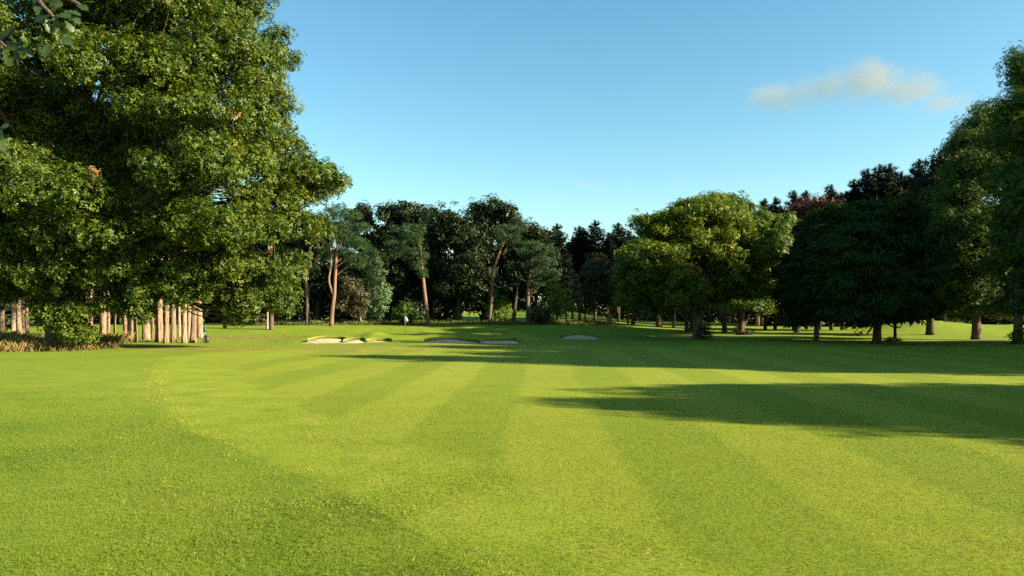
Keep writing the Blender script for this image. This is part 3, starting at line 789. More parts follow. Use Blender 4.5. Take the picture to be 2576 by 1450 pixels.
def bush(label, px, py, Y, rx, rz, leaf='wood', name='bush', cat='bush'):
    bx = XY(px, Y); gz_ = float(ground_z(bx, Y, False)); k = Y / F
    lo = []
    for q in range(6):
        an = q * 1.05
        lo.append((math.cos(an) * rx * k * .5, math.sin(an) * rx * k * .4, (rz * k) * (.75 + .45 * ((q * 7) % 5) / 5), rx * k * .55, rx * k * .5, rz * k * .62))
    root = empty(name, (bx, Y, gz_), label, cat)
    (V, Fc), P = crown_mesh(lo, .7, .45, 26, .2, 'small', zmin=.02, stick=.25)
    mb = MB()
    for q in range(5):
        t = lo[q]; mb.tube([(0, 0, -.1), (t[0] * .5, t[1] * .5, t[2] * .5), (t[0], t[1], t[2])], [.06, .04, .02], 6, True)
    mb.build('stems', M['bark_dark'], root)
    mesh_np('foliage', V, Fc, M[leaf], root)
    return root
bush('leafy dark green bush behind the flag', 1018, 790, 101, 26, 30, 'ash')
bush('olive bush between grey pine and round young tree', 1362, 785, 100, 24, 30, 'brownleaf')
bush('low bush left of the olive bush, at the pine foot', 1345, 795, 104, 18, 20, 'wood')
bush('small shrub in shade at the foot of the fork pine', 862, 812, 104, 18, 14, 'wood')
bush('clipped dark hedge shrub behind the mound on the far right', 2398, 804, 112, 22, 15, 'ash')
bush('reddish brown bracken bush under the oak boughs', 648, 818, 99, 22, 13, 'brownleaf')

# ---- dark wood behind the green
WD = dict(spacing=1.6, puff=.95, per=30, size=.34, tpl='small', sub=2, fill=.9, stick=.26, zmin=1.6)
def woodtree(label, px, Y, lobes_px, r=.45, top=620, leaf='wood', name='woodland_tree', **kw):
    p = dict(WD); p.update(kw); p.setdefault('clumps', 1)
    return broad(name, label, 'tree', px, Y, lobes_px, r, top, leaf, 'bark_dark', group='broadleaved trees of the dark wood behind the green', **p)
woodtree('dark rounded tree with open branches against the sky, left of the gap', 930, 116, [(905, 560, 36, 30, 0, 3), (875, 600, 40, 34, 0, 3), (930, 620, 44, 40, 0, 3), (900, 660, 50, 40, 0, 3), (930, 700, 50, 40, 0, 3), (915, 535, 18, 16, 0, 1.4), (890, 740, 50, 30, 0, 3)])
woodtree('broad dark dome of leaves just right of the gap in the treeline', 1010, 114, [(985, 545, 42, 34, 0, 3.4), (1030, 545, 46, 36, 0, 3.4), (1075, 555, 42, 38, 0, 3.4), (975, 590, 44, 40, 0, 3.4), (1050, 600, 56, 46, 0, 3.6), (1000, 650, 60, 46, 0, 3.6), (1060, 680, 56, 46, 0, 3.6), (1010, 720, 56, 40, 0, 3.4)], r=.6)
woodtree('wide brownish dark tree filling the middle of the wood', 1145, 108, [(1120, 560, 44, 32, 0, 3.4), (1150, 575, 44, 34, 0, 3.4), (1110, 610, 46, 46, 0, 3.4), (1165, 620, 50, 46, 0, 3.4), (1120, 670, 56, 46, 0, 3.4), (1175, 680, 50, 46, 0, 3.4), (1120, 720, 56, 36, 0, 3.2), (1175, 725, 40, 34, 0, 3), (1145, 755, 40, 22, 0, 2.4)], r=.42)
woodtree('highest dark tree of the wood, above the curved pine', 1220, 113, [(1205, 540, 34, 30, 0, 3), (1240, 530, 40, 28, 0, 3), (1275, 548, 30, 30, 0, 3), (1230, 580, 54, 40, 0, 3.4), (1290, 600, 40, 40, 0, 3), (1225, 650, 56, 46, 0, 3.4), (1285, 670, 46, 46, 0, 3), (1225, 715, 46, 36, 0, 3), (1200, 760, 36, 36, 0, 2.4)], r=.55)
woodtree('lower dark tree at the right end of the wood', 1345, 112, [(1330, 590, 32, 26, 0, 2.6), (1355, 600, 30, 26, 0, 2.6), (1320, 640, 44, 36, 0, 3), (1365, 650, 40, 34, 0, 3), (1330, 700, 50, 40, 0, 3), (1385, 705, 32, 34, 0, 2.6), (1310, 745, 40, 30, 0, 2.4)])
woodtree('shaded trunk leaning right in front of the wood, right of the birch', 1291, 101, [(1300, 700, 30, 30, 2, 2.2), (1280, 720, 24, 24, 2, 2), (1320, 730, 22, 22, 2, 2)], r=.3, top=720, lean=.6)
woodtree('thick dark trunk just right of the middle trunk', 1155, 104, [(1160, 700, 36, 34, 0, 2.6), (1185, 740, 24, 24, 0, 2), (1130, 730, 30, 30, 0, 2.4)], r=.42, top=720)
woodtree('shaded understorey tree behind the forked pine', 800, 110, [(800, 620, 44, 40, 0, 3), (770, 680, 44, 40, 0, 3), (830, 690, 46, 44, 0, 3), (800, 740, 44, 34, 0, 3), (850, 745, 40, 34, 0, 3)])
woodtree('dark tree behind the leaning pine crown', 960, 108, [(960, 650, 34, 30, 0, 3), (950, 700, 40, 40, 0, 3), (990, 710, 40, 36, 0, 3), (975, 755, 40, 26, 0, 3)])
woodtree('dark tree filling the space left of the straight brown pine', 742, 116, [(745, 560, 46, 40, 0, 3), (790, 575, 40, 36, 0, 3), (740, 620, 50, 46, 0, 3), (785, 650, 46, 44, 0, 3), (745, 690, 46, 40, 0, 3)])
woodtree('dark tree closing the wood between the leaning pine and its neighbours', 1085, 118, [(1090, 600, 46, 44, 0, 3), (1060, 660, 46, 44, 0, 3), (1100, 690, 46, 40, 0, 3), (1080, 740, 46, 30, 0, 3)])
woodtree('dark tree half hidden by the oak, right of the stand of pines', 700, 112, [(690, 600, 60, 50, 0, 3.4), (640, 640, 50, 50, 0, 3), (720, 660, 46, 46, 0, 3), (660, 710, 56, 46, 0, 3), (720, 730, 40, 40, 0, 3), (650, 760, 44, 26, 0, 3)])
woodtree('dark tree behind the right end of the pine stand', 560, 112, [(560, 600, 60, 50, 0, 3.4), (520, 660, 50, 50, 0, 3), (590, 670, 50, 46, 0, 3), (540, 730, 56, 46, 0, 3), (600, 755, 44, 26, 0, 3)])

# ---- right of centre: park oaks and limes
park = dict(clumps=1, zmin=2.3, spacing=.95, puff=.62, per=32, size=.215, tpl='oak', sub=9, fill=.2, stick=.2)
broad('oak_tree', 'broad sunlit oak with thick twisted trunk, largest tree right of the middle', 'oak tree', 1754, GY(853.7), [
    (1760, 560, 90, 52, 1, 4.2), (1700, 555, 60, 42, 1, 3.6), (1650, 575, 52, 42, 0, 3), (1620, 560, 26, 20, .5, 1.6), (1820, 575, 60, 50, 1, 3.6), (1870, 610, 52, 46, 1, 3.2), (1740, 620, 90, 54, 0, 4.4),
    (1650, 640, 62, 38, -2.5, 3), (1600, 660, 46, 36, -2.5, 2.6), (1580, 700, 40, 36, -2.5, 2.4), (1640, 700, 58, 42, -3, 3), (1700, 700, 52, 40, -3.5, 2.8), (1890, 660, 50, 46, 1, 3.2), (1820, 660, 62, 54, 0, 4),
    (1600, 745, 44, 28, -1.5, 2.4), (1690, 745, 52, 32, -3.5, 2.4), (1730, 730, 44, 36, -2.5, 2.6), (1820, 730, 56, 36, 0, 3), (1880, 720, 46, 34, 1, 2.8), (1740, 765, 36, 18, -1, 1.6), (1655, 770, 40, 18, -2, 1.8),
    (1790, 520, 40, 22, 1, 2.2), (1840, 545, 30, 20, 1, 1.8), (1735, 518, 34, 18, 1, 1.8)],
    .44, 600, 'oak_dark', 'bark', lean=.4, flare=.3, **park)
broad('lime_tree', 'yellow green tree with many stems and ivy at its foot, right of the big oak', 'tree', 1863.4, GY(846), [
    (1930, 580, 40, 40, 0, 3), (1955, 560, 26, 24, 0, 2), (1900, 560, 36, 34, 1, 3), (1945, 620, 34, 36, 0, 3), (1900, 640, 50, 46, 1, 3.4), (1930, 680, 40, 36, 0, 3), (1880, 720, 50, 36, 0, 3),
    (1940, 740, 36, 30, 0, 2.6), (1900, 770, 46, 18, -1, 2.4), (1850, 770, 30, 16, 0, 2), (1975, 560, 12, 20, 0, 1)],
    .36, 640, 'lime', 'bark_dark', lean=.5, extra=[[(.1, 0, .5, .2), (.9, .1, 2.2, .16), (1.7, 0, 4.4, .08)], [(-.1, 0, .5, .2), (-.8, -.1, 2.0, .16), (-1.6, 0, 3.6, .09)]], **park)
broad('lime_tree', 'light green tree whose crown shows above the big oak', 'tree', 1823, GY(843), [
    (1800, 505, 22, 24, 2, 2), (1770, 520, 20, 24, 2, 2), (1850, 515, 26, 26, 2, 2.2), (1880, 535, 18, 22, 2, 1.8), (1820, 540, 50, 40, 2, 3), (1830, 620, 60, 56, 2, 3.6), (1800, 700, 50, 40, 2, 3), (1850, 740, 40, 26, 1, 2.6), (1810, 760, 26, 16, 0, 2)],
    .30, 600, 'lime', 'bark_dark', lean=-.3, extra=[[(0, 0, .6, .16), (-.7, .1, 2.2, .12), (-1.5, 0, 4.4, .06)]], **park)
parkd = dict(park); parkd.update(spacing=1.3, puff=.85, size=.28, per=30)
for (px, py, r, lab, lobes, leaf, ln) in [
    (1535.5, 834, .24, 'slim pale trunked tree with olive top, left end of the park row', [(1515, 690, 34, 34, 0, 2.4), (1505, 665, 20, 20, 0, 1.5), (1545, 720, 36, 34, 0, 2.6), (1510, 740, 32, 26, 0, 2.4), (1545, 765, 36, 18, 0, 2.2)], 'brownleaf', -.3),
    (1592.5, 835.5, .28, 'dark straight trunk second in the row, crown merged with the oak', [(1590, 640, 30, 30, 2, 2.6), (1595, 700, 40, 40, 1, 3), (1570, 740, 36, 32, 0, 2.6), (1610, 770, 36, 18, 0, 2.4)], 'oak_dark', 0),
    (1579.5, 832.4, .14, 'very thin pale trunk beside the dark straight one', [(1578, 745, 20, 24, 0, 1.5), (1585, 770, 16, 14, 0, 1.2)], 'oak_dark', 0),
    (1657.5, 837, .42, 'thick forked dark trunk midway under the oak boughs', [(1655, 640, 50, 44, 3, 3.4), (1640, 700, 50, 40, 2, 3), (1680, 720, 46, 40, 2, 3), (1655, 770, 46, 18, 0, 2.6)], 'oak_dark', -.4),
    (1694, 835.5, .20, 'thin pale trunk leaning right with shoots at its foot', [(1705, 700, 34, 34, 2, 2.6), (1710, 760, 24, 20, 0, 2)], 'oak_dark', .8),
    (1728, 841.5, .26, 'dark slanting trunk immediately left of the big oak trunk', [(1720, 640, 40, 40, 3, 3), (1720, 720, 36, 36, 2, 2.6), (1722, 765, 22, 16, 0, 1.8)], 'oak_dark', -.3),
    (1738.5, 840, .26, 'dark trunk squeezed between slanting trunk and big oak', [(1745, 660, 40, 40, 3, 3), (1755, 740, 30, 26, 2, 2.4)], 'oak_dark', .3)]:
    broad('park_tree', lab, 'tree', px, GY(py), lobes, r, 700, leaf, 'bark_pale' if r < .25 else 'bark_dark', lean=ln, group='trees in the row under the park oak', **parkd)

# shoots and ivy at the foot of the big oak
def shoots(label, px, Y, rx, h, leaf):
    bx = XY(px, Y); gz_ = float(ground_z(bx, Y, False))
    root = empty('sucker_shoots', (bx, Y, gz_), label, 'shoots')
    (V, Fc), P = crown_mesh([(0, 0, h * .35, rx, rx, h * .4), (rx * .3, 0, h * .7, rx * .5, rx * .5, h * .3)], .35, .22, 10, .13, 'small', zmin=.02, stick=.3)
    mb = MB()
    for q in range(7):
        an = q * .9; mb.tube([(0, 0, -.05), (math.cos(an) * rx * .6, math.sin(an) * rx * .6, h * .6)], [.02, .008], 5, True)
    mb.build('stems', M['bark_dark'], root); mesh_np('foliage', V, Fc, M[leaf], root)
shoots('leafy shoots on the right foot of the big twisted oak trunk', 1771, GY(853.7) - .3, .75, 1.7, 'brownleaf')
shoots('ivy clump left of the many stemmed tree foot', 1853, GY(846) - .3, .35, 1.3, 'wood')
shoots('ivy clump right of the many stemmed tree foot', 1876, GY(846) - .3, .7, .6, 'wood')
shoots('low weeds by the thin trunk under the chestnut', 2245, GY(860), .7, .35, 'birch')
shoots('ivy round the foot of the rightmost trunk', 2562, 52.55, .55, 1.2, 'ash')

# ---- chestnuts, copper beech and the tall trees on the right
ch = dict(clumps=1, zmin=1.7, spacing=1.1, puff=.7, per=20, size=.36, tpl='chest', up=1.1, out=.8, rnd=.45, droop=.15, sub=3, fill=.3, stick=.12, flat=.45)
broad('chestnut_tree', 'very dark horse chestnut with thick short trunk, largest of the shaded trees', 'chestnut tree', 2205, GY(865.5), [
    (2220, 545, 66, 46, 1, 3.2), (2160, 560, 50, 44, 1, 3), (2270, 570, 46, 46, 1, 3), (2130, 600, 56, 48, 0, 3), (2200, 620, 80, 56, 0, 3.6), (2290, 640, 56, 56, 1, 3.2), (2110, 660, 60, 50, -1, 3), (2190, 690, 80, 56, -2, 3.4),
    (2280, 710, 60, 52, 0, 3), (2120, 730, 66, 50, -1.5, 3), (2210, 760, 80, 44, -2, 3.2), (2300, 770, 50, 36, 0, 2.6), (2150, 785, 56, 32, -1, 2.4), (2255, 795, 50, 26, -1, 2.2), (2200, 815, 22, 22, -1.5, .9), (2262, 826, 12, 12, -1.5, .5), (2182, 838, 8, 12, -1.5, .4)],
    .32, 640, 'chest', 'bark_dark', lean=.3, **ch)
broad('chestnut_tree', 'dark dome shaped chestnut on a slim pale trunk, left of the thick trunked one', 'chestnut tree', 2054, GY(855.6), [
    (2090, 550, 46, 30, 0, 3), (2066, 602, 48, 40, 0, 3.2), (2110, 600, 50, 50, 0, 3), (2018, 665, 46, 42, 0, 3), (2070, 660, 66, 56, -1, 3.4), (1990, 700, 40, 42, 0, 2.8), (2040, 720, 60, 52, -1, 3.2), (2100, 730, 56, 50, -1, 3),
    (2000, 755, 44, 40, 0, 2.6), (2060, 780, 60, 34, -1, 2.8), (2015, 800, 36, 20, 0, 2), (2100, 805, 36, 20, 0, 2), (1997, 823, 16, 9, 0, .8), (2042, 825, 8, 6, -1, .5)],
    .24, 620, 'chest', 'bark', **ch)
broad('chestnut_tree', 'thin dark trunked young chestnut right of the thick trunk', 'chestnut tree', 2251.7, GY(860), [
    (2265, 700, 36, 36, 0, 2.2), (2250, 745, 36, 32, 0, 2.2), (2280, 775, 30, 26, 0, 2), (2262, 800, 22, 14, 0, 1.4)], .13, 700, 'chest', 'bark_dark', **ch)
wr = dict(WD); wr.update(spacing=1.3, puff=.85, per=34, size=.27)
broad('copper_beech_tree', 'copper red beech behind the shaded chestnut', 'beech tree', 2005, 88, [
    (2050, 535, 46, 34, 0, 3), (2008, 548, 32, 34, 0, 3), (2085, 532, 30, 26, 0, 2.6), (2000, 610, 42, 44, 0, 3), (2050, 600, 50, 46, 0, 3), (1985, 670, 40, 46, 0, 3), (2030, 690, 50, 50, 0, 3), (1975, 740, 36, 40, 0, 2.6), (2010, 765, 40, 26, 0, 2.6)],
    .34, 600, 'beech', 'bark_dark', **wr)
broad('dark_tree', 'tall dark leafy tree between the chestnut and the feathery ash', 'tree', 2340, 80, [
    (2375, 430, 34, 44, 0, 3), (2345, 470, 40, 40, 0, 3), (2385, 490, 40, 50, 0, 3), (2330, 530, 46, 46, 0, 3), (2370, 570, 50, 56, 0, 3), (2330, 610, 50, 56, 0, 3), (2370, 660, 50, 56, 0, 3), (2330, 700, 50, 56, 0, 3), (2360, 750, 50, 40, 0, 3),
    (2320, 770, 40, 30, 0, 2.6), (2390, 400, 24, 30, 1, 2)], .4, 500, 'wood', 'bark_dark', **wr)
ah = dict(clumps=1, zmin=2.2, spacing=1.1, puff=.75, per=36, size=.26, tpl='ash', up=.4, out=.6, rnd=.6, droop=.5, sub=3, fill=.25, stick=.18, flat=.8)
broad('ash_tree', 'feathery tall green ash with lit top, on a mound of bare earth', 'ash tree', 2456, GY(854.5), [
    (2485, 310, 46, 50, 1, 3), (2455, 350, 40, 46, 1, 3), (2500, 380, 56, 56, 1, 3.4), (2430, 420, 48, 56, 0, 3), (2480, 460, 66, 60, 0, 3.6), (2405, 500, 44, 46, 0, 3), (2385, 560, 50, 40, 0, 3), (2440, 560, 60, 60, -1, 3.4), (2400, 620, 50, 46, 0, 3), (2510, 570, 60, 66, 0, 3.6),
    (2460, 650, 66, 60, -1, 3.4), (2400, 690, 46, 50, 0, 3), (2520, 680, 56, 60, 0, 3.4), (2440, 730, 56, 46, -1, 3), (2500, 750, 60, 42, 0, 3), (2410, 760, 38, 36, 0, 2.6), (2450, 790, 46, 26, 0, 2.4), (2520, 805, 44, 20, 0, 2.2), (2420, 360, 24, 26, 0, 1.6)],
    .38, 420, 'ash', 'bark', **ah)
broad('ash_tree', 'tallest feathery tree cut by the right edge, ivy round its foot', 'ash tree', 2561, 53., [
    (2580, 180, 34, 60, 0, 2.2), (2615, 170, 40, 60, 1, 2.4), (2550, 265, 34, 34, 0, 2.2), (2600, 290, 70, 70, 0, 3.4), (2550, 340, 50, 60, 0, 3), (2630, 350, 50, 80, 0, 2.6), (2595, 420, 60, 80, 0, 3), (2580, 520, 66, 70, -1, 3.4),
    (2610, 600, 60, 80, 0, 3), (2570, 640, 60, 60, -1, 3.), (2600, 730, 66, 46, 0, 3), (2560, 780, 50, 30, 0, 2.4), (2650, 790, 50, 30, 0, 2.4), (2570, 815, 36, 12, 0, 1.4)],
    .30, 300, 'ash', 'bark', **ah)

# ---- conifers along the skyline
def conifer_meshes(seed, H=1.0, tops=3):
    """a pine with candle-like upright tips, built at 20 m height"""
    r = np.random.default_rng(seed)
    P, A, S = [], [], []
    stems = [(0, 0, 20.0, 5.2)] + [(r.uniform(-2.6, 2.6), r.uniform(-2, 2), r.uniform(16, 19), 3.4) for _ in range(tops)]
    mb = MB()
    for (sx_, sy_, h, w) in stems:
        mb.tube([(sx_ * .2, sy_ * .2, 2), (sx_ * .6, sy_ * .6, h * .5), (sx_, sy_, h * .96)], [.22, .13, .03], 6, True)
        z = 5.0
        while z < h - .2:
            f = 1 - (z - 5) / (h - 4.6)
            R = w * (f ** .75) * r.uniform(.75, 1.1) + .15
            nb = 7 if f > .15 else 4
            for q in range(nb):
                an = r.uniform(0, 6.28)
                ex, ey, ez = sx_ + math.cos(an) * R, sy_ + math.sin(an) * R, z + R * .22 + .25
                if f > .3 and q < 3: mb.tube([(sx_, sy_, z), (ex, ey, ez)], [.06, .02], 4, False)
                for t in np.arange(.3, 1.01, .45 / max(R, .45)):
                    cx_, cy_, cz_ = sx_ + math.cos(an) * R * t, sy_ + math.sin(an) * R * t, z + (R * .22) * t * t
                    for g in range(5):
                        hh = r.uniform(.5, 1.1)
                        P.append((cx_ + r.normal(0, .22), cy_ + r.normal(0, .22), cz_ + r.uniform(0, hh) * (t ** 2)))
                        A.append((math.cos(an) * .4, math.sin(an) * .4, 1.)); S.append(r.uniform(.5, .85))
            z += .62
        for q in range(60):
            P.append((sx_ + r.normal(0, .10), sy_ + r.normal(0, .10), h - 2.2 + q * .042)); A.append((r.normal(0, .3), r.normal(0, .3), 1)); S.append(.55)
    V, Fc = place('needle2', np.array(P), np.array(A), np.array(S), 0)
    return (V, Fc), mb
CON = []
for s_ in range(3):
    (V, Fc), mb = conifer_meshes(s_ + 3, tops=2 + s_)
    mb.tube([(0, 0, -.3), (0, 0, 8)], [.34, .2], 9, True)
    t = mb.build('trunk', M['bark_dark']); c = mesh_np('crown', V, Fc, M['spruce'])
    CON.append((t.data, c.data)); bpy.data.objects.remove(t); bpy.data.objects.remove(c)
def conifer(px, ytop, Y, label, group, k, wide=1.0):
    x = XY(px, Y); z = float(ground_z(x, Y, False)); H = ZZ(ytop, Y) - z; s = H / 20.
    root = empty('conifer_tree', (x, Y, z), label, 'conifer', group)
    root.scale = (s * wide, s * wide, s); root.rotation_euler = (0, 0, k * 1.9)
    for nm, me in zip(('trunk', 'crown'), CON[k % 3]):
        o = bpy.data.objects.new(nm, me); COL.objects.link(o); o.parent = root
g1, g2, g3 = 'dark pines between the wood and the park oak', 'dark pines behind the copper beech', 'tall dark pines behind the chestnuts'
for k, (px, yt, Y, lab, g) in enumerate([
    (1402, 568, 128, 'narrow dark pine spire beside the right end of the wood', g1), (1440, 600, 136, 'short pine in the dip of the treeline', g1), (1458, 574, 130, 'dark pine with blunt double top, left of the twin spire', g1),
    (1497, 560, 128, 'highest dark pine in the group left of the park oak', g1), (1530, 590, 134, 'low rounded pine in a dip, right of the highest one', g1), (1556, 566, 128, 'dark pine touching the left shoulder of the park oak', g1), (1425, 640, 122, 'low shadowy pine standing in front of the dip', g1), (1580, 585, 138, 'pine mostly hidden by the park oak shoulder', g1),
    (1925, 508, 104, 'small pine top just right of the light green crown', g2), (1950, 504, 106, 'feathery pine top left of the copper beech', g2), (1997, 488, 104, 'pine rising over the left side of the copper beech', g2), (2029, 488, 108, 'pine rising over the middle of the copper beech', g2),
    (2062, 505, 108, 'lower pine in the notch right of the copper beech top', g2), (2091, 473, 104, 'pointed pine standing against the small low cloud', g2), (2118, 508, 106, 'low pine right of the pointed one', g2), (2148, 460, 98, 'slim pine spire, left edge of the tall group', g3),
    (2183, 434, 96, 'tall pine with thin candle tips, left in the tall group', g3), (2213, 423, 97, 'tall dense pine, middle of the tall group', g3), (2238, 421, 95, 'sharpest pine tip of the tall group', g3), (2268, 441, 98, 'pine with two thin spires on the right of the tall group', g3),
    (2312, 410, 96, 'tallest lone pine in front of the dark leafy tree', g3), (2292, 470, 99, 'lower pine filling the gap left of the tallest lone pine', g3), (2165, 490, 100, 'low pine at the foot of the slim spire', g3)]):
    conifer(px, yt, Y, lab, g, k, 1.0 if Y > 110 else .85)

# ---- woods far behind, and scattered dark trunks on the far side
def far_wood(name, label, pts, h0, h1, seed):
    r = np.random.default_rng(seed)
    lb = []
    for (x0, y0), (x1, y1) in zip(pts[:-1], pts[1:]):
        L_ = math.hypot(x1 - x0, y1 - y0); n = int(L_ / 3.2)
        for q in range(n):
            t = (q + r.random()) / n; x = x0 + (x1 - x0) * t; y = y0 + (y1 - y0) * t + r.normal(0, 2)
            h = r.uniform(h0, h1); g = float(ground_z(x, y, False))
            for zz in np.arange(1.2, h, 2.6):
                w = 3.2 * math.sqrt(max(.15, 1 - (zz / h) ** 2.2))
                lb.append((x + r.normal(0, 1), y + r.normal(0, .8), g + zz, w * 1.1, w, 2.1))
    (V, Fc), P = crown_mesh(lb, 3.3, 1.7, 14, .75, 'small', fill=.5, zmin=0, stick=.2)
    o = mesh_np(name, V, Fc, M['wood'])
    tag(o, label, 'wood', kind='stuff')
far_wood('distant_wood', 'dark distant wood closing the view behind the far field', [(-120, 175), (-60, 205), (0, 225), (60, 215), (130, 190)], 13, 18, 1)
far_wood('distant_wood', 'dark understorey behind the left half of the wood', [(-75, 128), (-48, 132), (-11.5, 130)], 6, 11, 6)
far_wood('distant_wood', 'dark understorey behind the highest trees of the wood', [(-3.5, 132), (2, 131)], 7, 10, 8)
far_wood('distant_wood', 'dark undergrowth wood behind the stand of pines', [(-95, 78), (-62, 96), (-44, 116)], 9, 14, 2)
far_wood('distant_wood', 'dark wood edge under the trees on the far right', [(34, 190), (44, 160), (50, 130), (75, 126), (125, 112)], 17, 21, 3)

# far birch stems in the gap of the wood
for k, (px, py, h, lab) in enumerate([(1197.7, 796, 24, 'small white forked sapling stem on the far field, leftmost of three'), (1180 + 0, 0, 0, '')][:1] + [(1167, 796, 25, 'thin white sapling stem on the far field, seen left of the dark trunk gap'), (1180, 795, 21, 'thin straight white stem, middle one on the far field'), ]):
    Y = 175.; x = XY(px, Y); z = float(ground_z(x, Y, False)); H = h * Y / F
    root = empty('white_sapling', (x, Y, z), lab, 'sapling', 'white stems on the far field')
    mb = MB(); mb.tube([(0, 0, -.1), (.05, 0, H * .6), (0, 0, H)], [.14, .12, .08], 7)
    mb.tube([(0, 0, H * .7), (.5, 0, H * 1.15)], [.07, .03], 6)
    mb.tube([(0, 0, H * .7), (-.4, 0, H * 1.15)], [.07, .03], 6)
    mb.build('trunk', plain_mat('white_birch_bark', (.5, .48, .44), .8), root)

# tan trunks at the edge of the far right wood
for k, (px, lab) in enumerate([(1906, 'leftmost tan trunk at the far wood edge right of the park oak'), (1917, 'second tan trunk at the far wood edge, beside the leftmost'), (1975, 'tan trunk at the far wood edge below the copper beech'), (2003, 'tan trunk at the far wood edge left of the chestnut trunk')]):
    Y = 128.; x = XY(px, Y); z = float(ground_z(x, Y, False))
    root = empty('pine_tree', (x, Y, z), lab, 'pine tree', 'tan trunks at the far wood edge')
    mb = MB(); mb.tube([(0, 0, -.2), (.1, 0, 4), (.2, 0, 12)], [.38, .32, .15], 9, True, .05)
    mb.build('trunk', M['bark_pine'], root)
    c = bpy.data.objects.new('crown', pine_crowns[k % 3][0]); COL.objects.link(c); c.parent = root; c.location = (0, 0, -3)

# ---- trees out of the frame on the right, whose shadows cross the fairway
def blob_crown(seed, R, H, n=16):
    r = np.random.default_rng(seed); lb = []
    for q in range(n):
        an = r.uniform(0, 6.28); zz = H * r.uniform(.28, .82); rr = R * math.sqrt(max(.05, 1 - ((zz - H * .5) / (H * .5)) ** 2)) * .6
        lb.append((math.cos(an) * rr, math.sin(an) * rr, zz, R * .42, R * .42, R * .34))
    lb.append((0, 0, H * .86, R * .45, R * .45, H * .13)); lb.append((0, 0, H * .55, R * .85, R * .85, H * .38)); lb.append((0, 0, H * .35, R * .7, R * .7, H * .2))
    return lb
def shade_tree(x, y, R, H, seed):
    tree('shade_tree', 'tall leafy tree of the belt on the right that throws its shadow over the fairway', 'tree', (x, y), [(0, 0, 0, .42), (.1, 0, H * .3, .33), (0, .1, H * .6, .2), (0, 0, H * .85, .08)],
         blob_crown(seed, R, H), 'wood', 'bark_dark', spacing=1.1, puff=.8, per=20, size=.42, tpl='small', group='belt of trees along the right of the fairway', sub=3, fill=.8, stick=.06)
SHADE = [(34, 7.4, 4.2, 12.3), (35, 11.6, 4.0, 12.0), (39, 23.6, 4.3, 18), (42, 29.5, 5.2, 17), (43, 36.5, 5.2, 18.4), (46, 44, 5.4, 21), (46, 50.5, 5, 20), (46, 56, 5, 17), (58, 50, 6, 24), (70, 47, 7, 26)]
for k, (x, y, R, H) in enumerate(SHADE): shade_tree(x, y, R, H, 20 + k)

# ---- foreground oak sprig at the top left; its tree stands left of the camera
NT = (-7.5, 1.2)
def oak_leaf_outline():
    pts = [(0, 0.0), (.08, .012), (.14, .05), (.2, .12), (.27, .15), (.31, .11), (.37, .12), (.45, .22), (.53, .25), (.57, .2), (.62, .2), (.7, .3), (.79, .31), (.83, .24), (.88, .22), (.96, .19), (1.02, .09), (1.03, 0)]
    return np.array(pts)
OL = oak_leaf_outline()
def lobed_leaf(mb, p, t, n, s):
    t = t / np.linalg.norm(t); n = n - n.dot(t) * t; n /= np.linalg.norm(n); b = np.cross(n, t)
    k = len(OL); V = []
    bend = random.uniform(.05, .3)
    for sg in (0, 1, -1):
        for (x, y) in OL:
            yy = y * sg
            V.append(p + s * (x * t + yy * b + (abs(yy) * .25 - bend * x * x) * n))
    F4 = []
    for q in range(k - 1):
        F4.append((q, q + 1, k + q + 1, k + q)); F4.append((q + 1, q, 2 * k + q, 2 * k + q + 1))
    mb.add(V, F4)
root = empty('oak_tree', (NT[0], NT[1], 0), 'dark nearby oak twigs with large lobed leaves hanging into the top left corner', 'oak tree')
twigs = MB()
trunk_mesh(twigs, [(0, 0, -.1, .4), (0, .1, 2.5, .33), (.2, .1, 5, .28), (0, 0, 9, .1)])
lv = MB()
NYD = 4.4
def Q(px, py, Y): return np.array([XY(px, Y) - NT[0], Y - NT[1], ZZ(py, Y)])
paths = [[Q(-900, -120, 3.2), Q(-300, -80, 4.2), Q(40, -30, 4.4), Q(110, 18, 4.4), Q(150, 60, 4.4)], [Q(-900, -120, 3.2), Q(-400, 20, 4.2), Q(-60, 80, 4.3), Q(20, 120, 4.3)], [Q(-700, 60, 3.6), Q(-200, 280, 4.3), Q(-10, 320, 4.3)],
         [Q(40, -30, 4.4), Q(150, -10, 4.5), Q(215, 20, 4.5)]]
for pth in paths:
    c = curve_pts([(*p, r) for p, r in zip(pth, np.linspace(.035, .006, len(pth)))], 22)
    twigs.tube(c[:, :3], c[:, 3], 6, True)
twigs.tube([(.2, .1, 4.5), tuple(Q(-900, -120, 3.2))], [.14, .035], 8)
SPR = [(120, 120, -90, .13), (150, 75, -20, .11), (160, 95, -15, .12), (135, 70, -130, .11), (110, 45, -160, .12), (150, 40, 20, .12), (130, 30, 60, .11), (175, 30, 10, .12), (95, 30, 120, .1), (170, 60, -50, .1), (120, 60, -60, .1),
       (20, 110, -40, .12), (40, 130, -60, .11), (15, 140, -80, .12), (-5, 125, -100, .12), (40, 110, 0, .1), (60, 125, -30, .1), (5, 95, 30, .12), (25, 85, 60, .1), (-10, 330, -30, .12), (0, 360, -50, .13), (-15, 340, -10, .1), (5, 320, 20, .08),
       (200, 15, -20, .1), (215, 5, 20, .1), (90, 0, 40, .12), (60, -10, 80, .12), (130, 5, -10, .12), (30, 10, 100, .12), (140, 55, -70, .11), (105, 85, -140, .09), (45, 150, -120, .09), (185, 45, -30, .09)]
